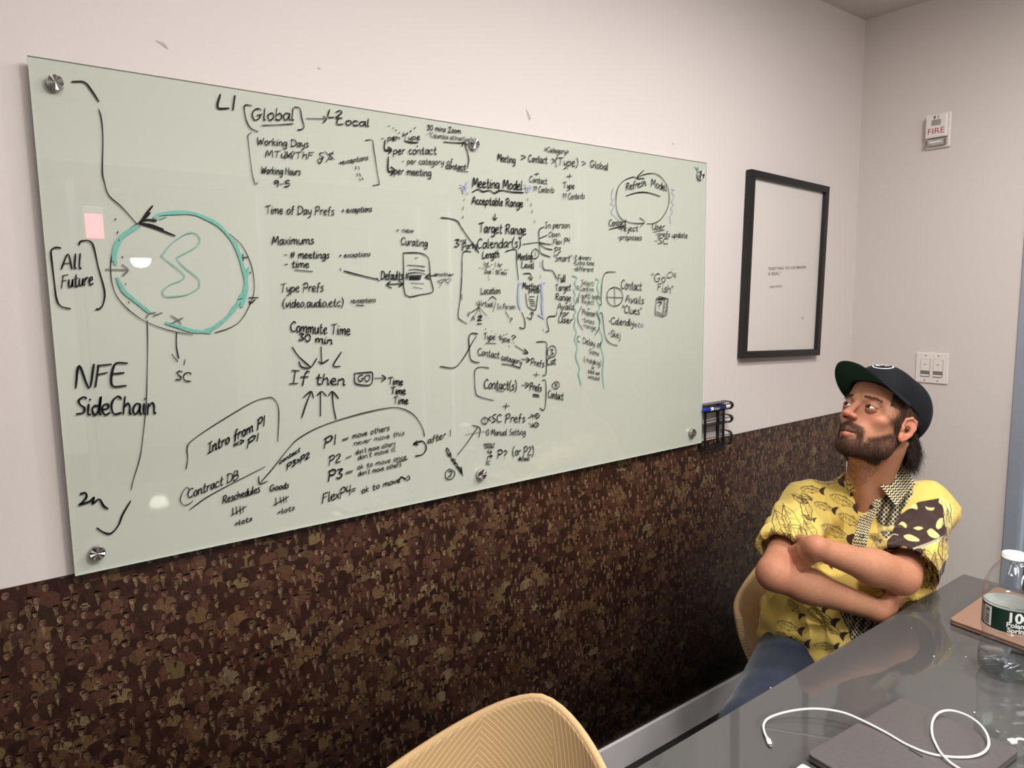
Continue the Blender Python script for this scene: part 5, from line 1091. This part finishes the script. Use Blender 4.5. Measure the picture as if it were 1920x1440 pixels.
    # panel seams: shallow grooves
    V2, Q2 = S2.mesh(); V2 = smooth_verts(V2, Q2, 3, .5); u = toH(V2); az = np.arctan2(u[:, 0], u[:, 1]+.01)
    rr = u-np.array([0, -.012, .05]); nrm = rr/np.linalg.norm(rr, axis=1)[:, None]; gr = np.exp(-((((az/(math.pi/3)) % 1)-.5)/.012)**2); V2 = V2-(nrm*(gr*.0008*(u[:, 2] > .04))[:, None])@HR.T*HS
    cap_ = bigmesh('cap', V2, Q2, CK, root, True); cap_['label'] = 'black baseball cap with dark green underside to its brim'
    # brim
    Vb, Fb = [], []; NU, NV = 40, 12
    for i in range(NU+1):
        a_ = (i/NU*2-1)*1.22; rx, ry = .0835*math.sin(a_), -.014+.110*math.cos(a_)
        for j in range(NV+1):
            t = j/NV; ext = .077*max(0, math.cos(a_/1.22*math.pi/2))**.55; fx = rx*(1+.13*t); fy = ry+ext*t
            fz = .0805-.45*max(0, .09-ry)*.72+.030*t*math.cos(a_)-.20*rx*rx/.0835*t-.008*t*t
            Vb.append(H(fx, fy-.004*(1-t), fz))
    for i in range(NU):
        for j in range(NV): k_ = i*(NV+1)+j; Fb.append((k_, k_+1, k_+NV+2, k_+NV+1))
    up_ = HR@np.array([0, 0, 1.]); VbT = [v+up_*.0022 for v in Vb]; n_ = len(Vb)
    edge = [i*(NV+1)+NV for i in range(NU+1)]; Fr = [(edge[i], edge[i+1], edge[i+1]+n_, edge[i]+n_) for i in range(NU)]
    mesh('brim', Vb+VbT, Fb+[tuple(k_+n_ for k_ in reversed(f)) for f in Fb]+Fr, [GN, CK], cap_, True, mi=[0]*len(Fb)+[1]*(len(Fb)+len(Fr)))
    lathe('cap_button', [(.0065, 0), (.0055, .003), (0, .0042)], CK, cap_, Matrix.Translation(H(0, -.014, .1385)) @ Vector(HR@np.array([0, 0, 1.])).to_track_quat('Z', 'Y').to_matrix().to_4x4(), 16)
    # round front emblem projected onto the crown
    from mathutils.bvhtree import BVHTree
    bv = BVHTree.FromPolygons([Vector(v) for v in V2], [tuple(map(int, f)) for f in Q2])
    ec = np.array([-.010, .056, .129]); en = np.array([0, .60, .80]); eu = np.array([0, -.80, .60]); ex = np.array([1., 0, 0])
    def stick(a, b):
        o_ = H(*(ec+ex*a+eu*b+en*.06)); hit = bv.ray_cast(Vector(o_), Vector(HR@-en)); return (hit[0]+Vector(HR@en)*.0009) if hit[0] else Vector(H(*(ec+ex*a+eu*b)))
    def band(nm, pts, w_):
        Vv, Ff = [], []
        P = catmull([np.array(p_) for p_ in pts], 6) if len(pts) > 2 else [np.array(pts[0])*(1-t)+np.array(pts[1])*t for t in np.linspace(0, 1, 6)]
        for i, p_ in enumerate(P):
            t = P[min(i+1, len(P)-1)]-P[max(i-1, 0)]; t /= np.linalg.norm(t)+1e-9; nn = np.array([-t[1], t[0]])*w_/2; Vv += [stick(*(p_+nn)), stick(*(p_-nn))]
        for i in range(len(P)-1): Ff.append((2*i, 2*i+1, 2*i+3, 2*i+2))
        return Vv, Ff
    AV, AF = [], []
    R1 = .0225
    for pts, w_ in (([(R1*math.cos(t), R1*math.sin(t)) for t in np.linspace(0, 2*math.pi, 25)], .0028), ([(-.012, .006), (-.002, .010), (.006, .002), (.010, -.010)], .003), ([(.0, -.009), (.0105, -.011), (.013, -.001)], .003), ([(-.012, -.002), (-.004, .001), (.002, -.006)], .0026)):
        vv, ff = band('', pts, w_); o_ = len(AV); AV += vv; AF += [tuple(k_+o_ for k_ in f) for f in ff]
    em = mesh('round_emblem', AV, AF, WT, cap_); em['label'] = 'white round stitched emblem on the cap front'

    # ---- jeans
    JN = mat('denim', srgb(30, 40, 60), .85, sheen=.2, noise=(40, .2), bump=(900, .5, .0008))
    S = SDF((1.12, -1.0, .02), (1.98, -.28, .72), .007, .05)
    S.ell(PEL+[.02, 0, -.01], (.175, .135, .115), TM, .05)
    for hp, kn, ft in ((J['hipR'], J['knR'], np.array([1.36, -.62, .10])), (J['hipL'], J['knL'], np.array([1.38, -.88, .10]))):
        S.cap(hp, kn, .092, .068, .04); S.cap(kn, ft, .066, .050, .02)
    V3, Q3 = S.mesh(); V3 = smooth_verts(V3, Q3, 2); V3[:, 2] += .010*(vnoise(V3, 18, 3)-.5)*(V3[:, 2] > .4)
    bigmesh('jeans', V3, Q3, JN, root, True)
    SH = mat('shoe_leather', srgb(60, 44, 34), .5, noise=(60, .15))
    for ft in (np.array([1.36, -.62, 0]), np.array([1.38, -.88, 0])):
        S = SDF(ft-[.26, .12, .0], ft+[.1, .12, .14], .006, .04); S.cap(ft+FW*-.03+[0, 0, .045], ft+FW*.15+[0, 0, .038], .042, .036, .02); S.cap(ft+[0, 0, .05], ft+[0, 0, .11], .042, .045, .02)
        sl, X = S.sub(S.lo, S.lo+S.h*S.n); S.f = np.maximum(S.f, (.004-X[..., 2]).astype(np.float32)[tuple(slice(0, k_) for k_ in S.f.shape)]); Vs, Qs = S.mesh(); bigmesh('shoe', smooth_verts(Vs, Qs, 2), Qs, SH, root, True)
    return root, body
person, body_ob = build_person()
# ------------------------------------------------------------------ the patterned shirt
def build_shirt(root):
    yel = np.array(srgb(216, 188, 98)[:3]); pale = np.array(srgb(230, 212, 134)[:3]); brn = np.array(srgb(58, 38, 34)[:3]); blk = np.array(srgb(30, 24, 22)[:3]); crm = np.array(srgb(232, 218, 176)[:3]); inside = np.array(srgb(150, 112, 40)[:3])
    # cloth design drawn on a canvas that covers the garment front
    SCL = 3; X0, Y0, WW, HH = 1400, 850, 440, 400; cv = np.tile(yel, (HH*SCL, WW*SCL, 1)).astype(np.float32)
    yy, xx = np.mgrid[0:HH*SCL, 0:WW*SCL]; gx = X0+(xx+.5)/SCL; gy = Y0+(yy+.5)/SCL
    def inpoly(P):
        P = np.array(P, float).reshape(-1, 2); lo = P.min(0); hi = P.max(0)
        a = [max(0, int((lo[1]-Y0)*SCL)-1), min(HH*SCL, int((hi[1]-Y0)*SCL)+2), max(0, int((lo[0]-X0)*SCL)-1), min(WW*SCL, int((hi[0]-X0)*SCL)+2)]
        sl = (slice(a[0], a[1]), slice(a[2], a[3])); x, y = gx[sl], gy[sl]; m = np.zeros(x.shape, bool)
        for i in range(len(P)):
            (xa, ya), (xb, yb) = P[i-1], P[i]; c = ((ya > y) != (yb > y)); m ^= c & (x < (xb-xa)*(y-ya)/(yb-ya+1e-9)+xa)
        return sl, m
    def fill(P, c): sl, m = inpoly(P); cv[sl][m] = c
    def line(pts, w_, c, sm_=4):
        P = catmull([np.array(p) for p in pts], sm_) if len(pts) > 2 else [np.array(p, float) for p in pts]
        for a, b in zip(P[:-1], P[1:]):
            t = b-a; L = np.hypot(*t)+1e-6; n = np.array([-t[1], t[0]])/L*w_/2; e = t/L*w_*.3; fill([*(a-e+n), *(b+e+n), *(b+e-n), *(a-e-n)], c)
    def fish(cx, cy, L, ang, tail=True, w_=.22):
        ca, sa = math.cos(ang), math.sin(ang); T_ = lambda u, v: (cx+(u*ca-v*sa)*L, cy+(u*sa+v*ca)*L)
        top = [(-.5, .0), (-.38, -.10), (-.15, -w_*.62), (.12, -w_*.5), (.36, -.05)]; bot = [(-.5, .0), (-.38, .10), (-.15, w_*.62), (.12, w_*.5), (.36, .05)]
        pt = catmull([np.array(p) for p in top], 4); pb = catmull([np.array(p) for p in bot], 4); fill([c for p in pt+pb[::-1] for c in T_(*p)], yel*.93)
        line([T_(*p) for p in top], 1.25, blk); line([T_(*p) for p in bot], .8, brn); line([T_(-.34, -.08), T_(-.30, 0), T_(-.34, .08)], 1.0, blk)
        fill([c for k in range(8) for c in T_(-.42+.022*math.cos(k*.785), -.02+.022*math.sin(k*.785))], blk)
        line([T_(-.25, -.03), T_(.3, .0)], .8, brn)
        for _ in range(34): u, v = random.uniform(-.28, .3), random.uniform(-.7, .7)*w_*.5; line([T_(u, v), T_(u+.03, v+random.uniform(-.02, .02))], .65, random.choice([brn, blk]))
        line([T_(-.02, w_*.52), T_(.04, w_*.75), T_(.10, w_*.48)], 1.2, blk); line([T_(-.1, -w_*.6), T_(0, -w_*.85), T_(.08, -w_*.52)], 1.2, blk)
        if tail: fill([c for p in ((.34, -.05), (.46, -.16), (.62, -.20), (.54, 0), (.60, .20), (.44, .14), (.34, .05)) for c in T_(*p)], brn)
    def squig(cx, cy, L, ang, n=7):
        for k in range(n):
            o = (k-n/2)*L*.10; ca, sa = math.cos(ang), math.sin(ang); P = [(cx+ca*t*L+sa*(o+math.sin(t*5+k)*L*.06), cy+sa*t*L-ca*(o+math.sin(t*5+k)*L*.06)) for t in np.linspace(-.5+random.uniform(0, .15), .5-random.uniform(0, .15), 7)]; line(P, random.uniform(.7, 1.6), random.choice([blk, brn]))
    def plant(cx, cy, L, ang, w_=.34, c=None):
        c = blk if c is None else c; ca, sa = math.cos(ang), math.sin(ang); T_ = lambda u, v: (cx+(u*ca-v*sa)*L, cy+(u*sa+v*ca)*L)
        up = [(t, w_*.5*math.sin(math.pi*(t+.5))**.8*(1+.12*math.sin(t*17))) for t in np.linspace(-.5, .5, 9)]
        line([T_(*p) for p in up], random.uniform(1, 1.7), c); line([T_(a, -b) for a, b in up], random.uniform(.8, 1.3), c); line([T_(-.55, 0), T_(0, .02), T_(.52, 0)], 1.1, c)
        for t in np.linspace(-.42, .38, 11):
            e = w_*.5*math.sin(math.pi*(t+.5)); 
            for s_ in (-1, 1):
                if random.random() < .85: line([T_(t, 0), T_(t+.05, s_*e*.5), T_(t+.09, s_*e*random.uniform(.7, .98))], random.uniform(.6, 1.2), random.choice([c, brn]))
    # fish shoal on his right front
    for a in ((1552, 900, 56, .10), (1522, 918, 42, .12), (1546, 950, 42, .35), (1582, 940, 56, .42), (1596, 977, 54, .5), (1568, 998, 62, .42), (1515, 971, 26, .3), (1560, 872, 40, .25), (1598, 905, 44, 1.45), (1640, 1010, 24, .4),
              (1490, 1140, 40, .9), (1530, 1128, 46, .7), (1480, 1175, 48, .35), (1540, 1155, 58, .45), (1492, 1205, 46, .1), (1560, 1180, 50, .5), (1548, 1212, 44, .05), (1590, 1150, 40, .5), (1468, 1192, 30, .4), (1510, 1105, 36, .4), (1575, 1060, 50, .4), (1540, 1050, 44, .4)): fish(*a)
    # leaf drawings on the sleeve
    for a in ((1466, 990, 72, 1.2, .42), (1486, 985, 84, 1.15, .34), (1512, 955, 46, 1.2, .4), (1500, 935, 34, .5, .4), (1520, 995, 46, 1.0, .4), (1452, 1010, 40, 1.3, .4), (1506, 1008, 44, 1.3, .4)): plant(*a)
    for a in ((1478, 1010, 60, 1.1, 6), (1512, 930, 30, .4, 4)): squig(*a)
    # dark net panel with pale mesh
    net = [1652, 915, 1668, 900, 1712, 905, 1712, 925, 1690, 960, 1684, 990, 1648, 985, 1640, 960]
    def netp(P):
        sl, m = inpoly(P); x, y = gx[sl], gy[sl]; u = x/8.5; v = y/17.0; k = np.floor(u).astype(int); s = np.sin(v*2*math.pi+(k % 2)*math.pi)*.5
        d = np.minimum(np.abs((u % 1)-.5-s*.85), np.abs((u % 1)-.5+s*.85)); c = np.where((d < .065+.05*np.sin(u*3+v*2))[..., None], crm, blk); cv[sl][m] = c[m]
    netp(net); netp([1562, 1122, 1680, 1118, 1680, 1160, 1640, 1250, 1606, 1250, 1590, 1180])
    for k in range(6): line([(1568+k*3, 1120), (1582+k*3, 1160), (1606+k*3.2, 1200), (1625+k*3.2, 1240)], 1.0, crm if k % 2 else blk)
    fill([1646, 990, 1676, 985, 1680, 990, 1648, 998], pale)
    for k in range(7): line([(1630+k*2.6, 1000), (1642+k*3, 1020), (1650+k*2, 1034)], 1.2, brn)
    for k in range(5): line([(1640+k*2.2, 966), (1648+k*2.2, 1000)], 1.0, brn)
    netp([1652, 996, 1672, 994, 1676, 1008, 1656, 1010])
    # dark brown leaf panel with yellow spots on his left sleeve
    fill([1688, 965, 1722, 941, 1762, 934, 1772, 960, 1776, 1004, 1762, 1012, 1716, 1034, 1690, 1034, 1664, 1030, 1662, 1018, 1672, 998], brn)
    for P in ([1735, 949, 1742, 952, 1752, 952, 1748, 957, 1738, 955], [1762, 972, 1768, 972, 1769, 984, 1760, 992, 1755, 988, 1757, 978], [1738, 996, 1746, 991, 1758, 1000, 1762, 1006, 1752, 1009, 1742, 1004], [1694, 1004, 1706, 1002, 1722, 1010, 1722, 1015, 1706, 1014, 1697, 1009],
              [1712, 990, 1722, 987, 1731, 990, 1722, 994], [1684, 984, 1692, 978, 1700, 984, 1698, 990, 1690, 984], [1698, 956, 1716, 944, 1720, 955, 1710, 953], [1686, 1027, 1694, 1024, 1701, 1027, 1692, 1029], [1760, 942, 1768, 950, 1770, 966, 1774, 990, 1785, 985, 1785, 930, 1764, 930]):
        Pp = catmull([np.array(p) for p in zip(P[::2]+P[:2], P[1::2]+P[1:2])], 4); fill([c for p in Pp for c in p], pale)
    for k in range(4): line([(1712, 1030+k*2-2), (1740, 1020+k*2-2), (1772, 1006+k*2-2)], .9, crm)
    line([(1666, 1010), (1674, 1002), (1684, 1003)], 1.5, crm)
    for a in ((1722, 1045, 40, 2.2, .5), (1742, 1048, 46, .9, .45), (1738, 1078, 50, 1.6, .4), (1760, 1062, 56, 1.3, .4), (1722, 1078, 36, 1.9, .4), (1768, 1030, 44, 1.6, .4), (1776, 985, 60, 1.6, .3), (1752, 1098, 36, 1.2, .4)): plant(*a)
    for a in ((1745, 1070, 60, 1.4, 4), (1778, 960, 50, 1.5, 3)): squig(*a)
    for a in ((1722, 1035, 10), (1732, 1062, 9)): fill([c for k in range(9) for c in (a[0]+a[2]*math.cos(k*.7), a[1]+a[2]*.7*math.sin(k*.7))], brn)
    for P in ([1762, 1070, 1772, 1050, 1776, 1056, 1768, 1080, 1758, 1086], [1755, 1080, 1775, 1072, 1780, 1090, 1760, 1100]): fill(P, brn)
    for k in range(5): line([(1640+k*24, 866+k*6), (1650+k*24, 878+k*6)], .5, yel)
    pad = np.pad(cv, ((1, 1), (1, 1), (0, 0)), mode='edge'); cv = sum(pad[i:i+cv.shape[0], j:j+cv.shape[1]] for i in range(3) for j in range(3))/9
    def paint(V, back=None):
        px, py = proj(V); i = np.clip(((py-Y0)*SCL).astype(int), 0, HH*SCL-1); j = np.clip(((px-X0)*SCL).astype(int), 0, WW*SCL-1); c = cv[i, j].copy()
        away = ((V-CHS)@FW) < -.02; nn = vnoise(V, 22, 5); c[away] = np.where((nn[away] > 1.62)[:, None], brn, yel); return c
    h = .0030
    S = SDF((1.42, -.82, .50), (2.06, -.26, 1.10), h, .04)
    S.ell(PEL+[0, 0, .045], (.180, .138, .11), TM, .05); S.ell(WST+FW*.012, (.166, .128, .15), TM, .05); S.ell(CHS+[0, 0, -.02], (.178, .125, .18), TM, .05)
    S.cap(J['Rsh']+[.01, 0, 0], J['Lsh']+[.01, 0, 0], .064, .064, .04); S.cap(NB+[.01, 0, -.03], NB+[.01, 0, -.012], .085, .070, .04)
    # sleeves
    for sh, el, r0, r1, cut in (('Rsh', 'Rel', .066, .074, .72), ('Lsh', 'Lel', .066, .084, .93)):
        a, b = J[sh], J[el]; d = b-a; L = np.linalg.norm(d); u = d/L
        def fn(X, a=a, b=b, d=d, L=L, u=u, r0=r0, r1=r1, cut=cut):
            t = np.clip(((X-a)@d)/(L*L), 0, 1.2); dist = np.linalg.norm(X-a-t[..., None]*d, axis=-1)-(r0+(r1-r0)*t)
            return np.maximum(dist, (X-a)@u-L*cut)
        S.add(fn, np.minimum(a, b)-.09, np.maximum(a, b)+.09, .022)
        q = a+u*L*cut
        def hole(X, q=q, u=u, r=r1-.010, a=a, d=d, L=L):
            t = ((X-a)@d)/(L*L); return np.maximum(np.linalg.norm(X-a-t[..., None]*d, axis=-1)-r, -((X-q)@u+.035))
        S.add(hole, q-.11, q+.11, .003, 's')
    # neck opening and hem
    S.cap(NB+[0, 0, -.005], NB+[-.02, 0, .12], .056, .085, .006, 's'); S.cap(NB+FW*.075+[0, 0, -.045], NB+FW*.11+[0, 0, .06], .018, .05, .006, 's')
    sl, X = S.sub(S.lo, S.lo+S.h*S.n); sh_ = tuple(slice(0, k) for k in S.f.shape); X = X[sh_]
    hem = (.545+.012*np.sin(((X-PEL)@SD)*22)-X[..., 2]); S.f = np.maximum(S.f, hem.astype(np.float32))
    # creases
    V, Q = S.mesh(); V = smooth_verts(V, Q, 2, .5); V, Q = subdivide(V, Q)
    g = np.zeros_like(V); fn_ = np.cross(V[Q[:, 2]]-V[Q[:, 0]], V[Q[:, 3]]-V[Q[:, 1]])
    for i in range(4): np.add.at(g, Q[:, i], fn_)
    g /= np.linalg.norm(g, axis=1)[:, None]+1e-9
    if (g*(V-CHS)).sum(1).mean() < 0: g = -g
    def rad(c, f, A, fall): # creases radiating from a point
        r = V-c; rr = np.linalg.norm(r, axis=1); an = np.arctan2(r@SD, r[:, 2]); return A*np.sin(an*f+3*vnoise(V, 14, 2))*np.exp(-(rr/fall)**2)*sm(.0, .05, rr)
    dsp = rad(J['Rsh']+FW*.06+[0, 0, -.10], 9, .0055, .16)+rad(J['Lsh']+FW*.05+[0, 0, -.08], 9, .006, .15)+rad(WST+FW*.12, 7, .004, .12)
    dsp += .0085*(vnoise(V*[1, 1, 1.0], 16, 8)-.5)*sm(.80, .62, V[:, 2])+.0035*(vnoise(V, 34, 9)-.5)+.004*np.sin(V[:, 2]*85+6*vnoise(V, 8, 4))*sm(.78, .66, V[:, 2])
    rdg = lambda X, s_, k: (1-np.abs(2*vnoise(X, s_, k)-1))**3
    dsp += .011*(rdg(V@np.array([[1, 0, .4], [0, 1, -.5], [.2, .3, .55]]), 11, 21)-.3)*sm(.98, .90, V[:, 2])+.0055*(rdg(V*[1, 1, .6], 24, 31)-.3)
    V = V+g*dsp[:, None]
    FB = mat('printed_shirt_cotton', (1, 1, 1, 1), .8, spec=.25, sheen=.15, attr='Col', bump=(1400, .3, .0005))
    sh = bigmesh('shirt', V, Q, FB, root, True, paint(V)); sh['label'] = 'yellow short-sleeved shirt printed with brown fish, nets and leaves'
    from mathutils.bvhtree import BVHTree
    bv = BVHTree.FromPolygons([Vector(v) for v in V], [tuple(map(int, f)) for f in Q])
    def drape(px, py, lift):
        d = px_ray(px, py); d = d/np.linalg.norm(d); hit = bv.ray_cast(Vector(CAM), Vector(d)); return hit
    def zig(u, v, per_u, per_v):
        ph = (v/per_v+np.abs(((u/per_u) % 1)-.5)*1.1) % 1; return ph < .5
    # button placket: zigzag strip down the front
    cen = [(1640, 922), (1634, 945), (1627, 965), (1620, 985), (1615, 1005), (1611, 1030), (1607, 1052)]; P = catmull([np.array(c, float) for c in cen], 14); NW = 22; Vp, cp = [], []
    for i, p in enumerate(P):
        t = P[min(i+1, len(P)-1)]-P[max(i-1, 0)]; t /= np.linalg.norm(t); n = np.array([-t[1], t[0]])
        for j in range(NW+1):
            q = p+n*(j/NW-.5)*26; hit = drape(q[0], q[1], 0); loc = hit[0] if hit[0] is not None else Vector(at(q[0], q[1], 1.93)); Vp.append(loc-Vector(px_ray(*q)).normalized()*.0016)
            cp.append(blk if zig(j/NW*26, i*1.9, 5.2, 6.4) else crm)
    Vp = np.array([tuple(v) for v in Vp]); n = NW+1; grid_ = Vp.reshape(-1, n, 3)
    for _ in range(6): grid_[1:-1] = grid_[1:-1]*.5+(grid_[2:]+grid_[:-2])*.25; 
    Vp = grid_.reshape(-1, 3); idx = np.arange(len(P)*n).reshape(-1, n); Qp = np.stack([idx[:-1, :-1], idx[1:, :-1], idx[1:, 1:], idx[:-1, 1:]], -1).reshape(-1, 4)
    V4, Q4 = subdivide(Vp, Qp); 
    ii = np.linspace(0, 1, len(P))
    cpA = np.array(cp); a_ = np.concatenate([cpA, np.zeros((len(V4)-len(cpA), 3))]);
    # recolour the finer grid exactly from its parameters
    par = np.stack(np.meshgrid(np.arange(len(P))*1.9, np.arange(n)/NW*26, indexing='ij'), -1).reshape(-1, 2); p3 = np.concatenate([par, np.zeros((len(par), 1))], 1); par4, _ = subdivide(p3, Qp)
    zz = zig(par4[:, 1], par4[:, 0], 5.2, 6.4); o = bigmesh('button_placket', V4, Q4, FB, sh, True, np.where(zz[:, None], blk, crm)); o['label'] = 'black and cream zigzag button placket'
    BT = mat('shirt_button', srgb(40, 30, 28), .3, noise=(80, .1))
    for q in ((1615, 1005), (1634, 950)):
        hit = drape(*q, 0)
        if hit[0] is not None:
            nv = hit[1] if hit[1].dot(Vector(CF)) < 0 else -hit[1]; lathe('button', [(.0055, 0), (.0058, .0012), (.0045, .002), (.0, .0014)], BT, sh, Matrix.Translation(hit[0]-Vector(CF)*.0022) @ nv.to_track_quat('Z', 'Y').to_matrix().to_4x4(), 20)
    # collar leaves: quads with zigzag or fish print
    def leaf(nm, quad, zigzag, label):
        A, B, C_, D = [at(*q) for q in quad]; N = 64; V, K = [], []
        for i in range(N+1):
            for j in range(N+1):
                u, v = i/N, j/N; p = (A*(1-u)+B*u)*(1-v)+(D*(1-u)+C_*u)*v; bul = .004*math.sin(math.pi*u)*math.sin(math.pi*min(1, v*1.2)); p = p-CF*bul; rd = Vector(p-CAM); hit = bv.ray_cast(Vector(CAM), rd.normalized()); p = (p if hit[0] is None or hit[3] > rd.length+.005 else np.array(hit[0]-rd.normalized()*.005))
                V.append(p); K.append((blk if zig(u*52, v*58, 6.0, 7.0) else crm) if zigzag else (brn if (math.sin(u*40+2*math.sin(v*9)) > .75 or math.sin(v*30+u*8) > .93) else yel*.9))
        idx = np.arange((N+1)**2).reshape(N+1, N+1); Q = np.stack([idx[:-1, :-1], idx[1:, :-1], idx[1:, 1:], idx[:-1, 1:]], -1).reshape(-1, 4); o = bigmesh(nm, V, Q, FB, sh, True, np.array(K)); md = o.modifiers.new('s', 'SOLIDIFY'); md.thickness = .0025; md.offset = -1
        if label: o['label'] = label
    leaf('collar', [(1650, 912, 1.90), (1693, 866, 1.95), (1715, 908, 1.94), (1680, 950, 1.89)], True, 'black and cream zigzag collar leaf')
    leaf('collar', [(1588, 918, 1.95), (1590, 862, 2.0), (1604, 855, 1.99), (1616, 925, 1.92)], False, None)
    # collar stand round the neck
    V, F = [], []
    for i in range(41):
        a = -2.5+5.0*i/40; r = .064+.004*math.cos(a); d = -FW*math.cos(a)+SD*math.sin(a)
        hgt = .030*(1-.25*abs(a)/2.5)
        b = NB+np.array([.004, 0, -.022])+d*r-np.array([0, 0, .018*(abs(a)/2.5)**2]); V += [b, b+d*.004+np.array([0, 0, hgt])]
    for i in range(40): F.append((2*i, 2*i+2, 2*i+3, 2*i+1))
    o = mesh('collar_stand', V, F, FB, sh, True, cols=np.tile(yel*.85, (len(V), 1))); md = o.modifiers.new('s', 'SOLIDIFY'); md.thickness = .002
build_shirt(person)
# ------------------------------------------------------------------ things seen only as reflections in the glass board
def build_far():
    r = thing('pendant_lamp', 'white globe pendant lamp in the office, mirrored in the glass board', 'lamp', (1.29, -6.08, 1.86))
    BLK = mat('lamp_black', srgb(24, 24, 26), .4, noise=(20, .1)); GL = mat('lamp_glow', srgb(255, 244, 230), .4, emit=(1, .92, .82, 1), estr=110, noise=(5, .01))
    M = Matrix.Translation((1.29, -6.08, 1.93)); lathe('globe', [(0, -.085), (.05, -.075), (.08, -.04), (.088, 0), (.07, .03), (0, .04)], GL, r, M, 32)
    lathe('shade', [(.20, .0), (.205, .004), (.12, .07), (.04, .11), (.012, .13), (0, .13)], BLK, r, M, 40); lathe('rod', [(.006, .12), (.006, .66)], BLK, r, M, 10)
    s = thing('red_wall_display', 'small red-lit panel beyond the glass front, mirrored in the board', 'sign', (.66, -4.15, 1.95))
    box('housing', (.60, -4.18, 1.95), (.72, -4.15, 2.17), GREY, s, .004); box('glowing_face', (.608, -4.1505, 1.96), (.712, -4.148, 2.12), mat('red_glow', srgb(255, 60, 70), .4, emit=(1, .04, .07, 1), estr=45, noise=(30, .3)), s)
    box('mount_post', (.645, -4.19, 0), (.675, -4.181, 2.17), GREY, s)
    for i, (x, y) in enumerate(((1.75, -1.15), (.75, -1.75))):
        dl = thing('ceiling_downlight_fitting', ('recessed ceiling downlight nearest the back wall', 'recessed ceiling downlight above the near end of the table')[i], 'ceiling light', (x, y, ZC-.02))
        lathe('trim_ring', [(.115, -.012), (.12, 0), (.10, 0), (.10, -.010), (.115, -.012)], WHITE, dl, Matrix.Translation((x, y, ZC)), 40)
build_far()
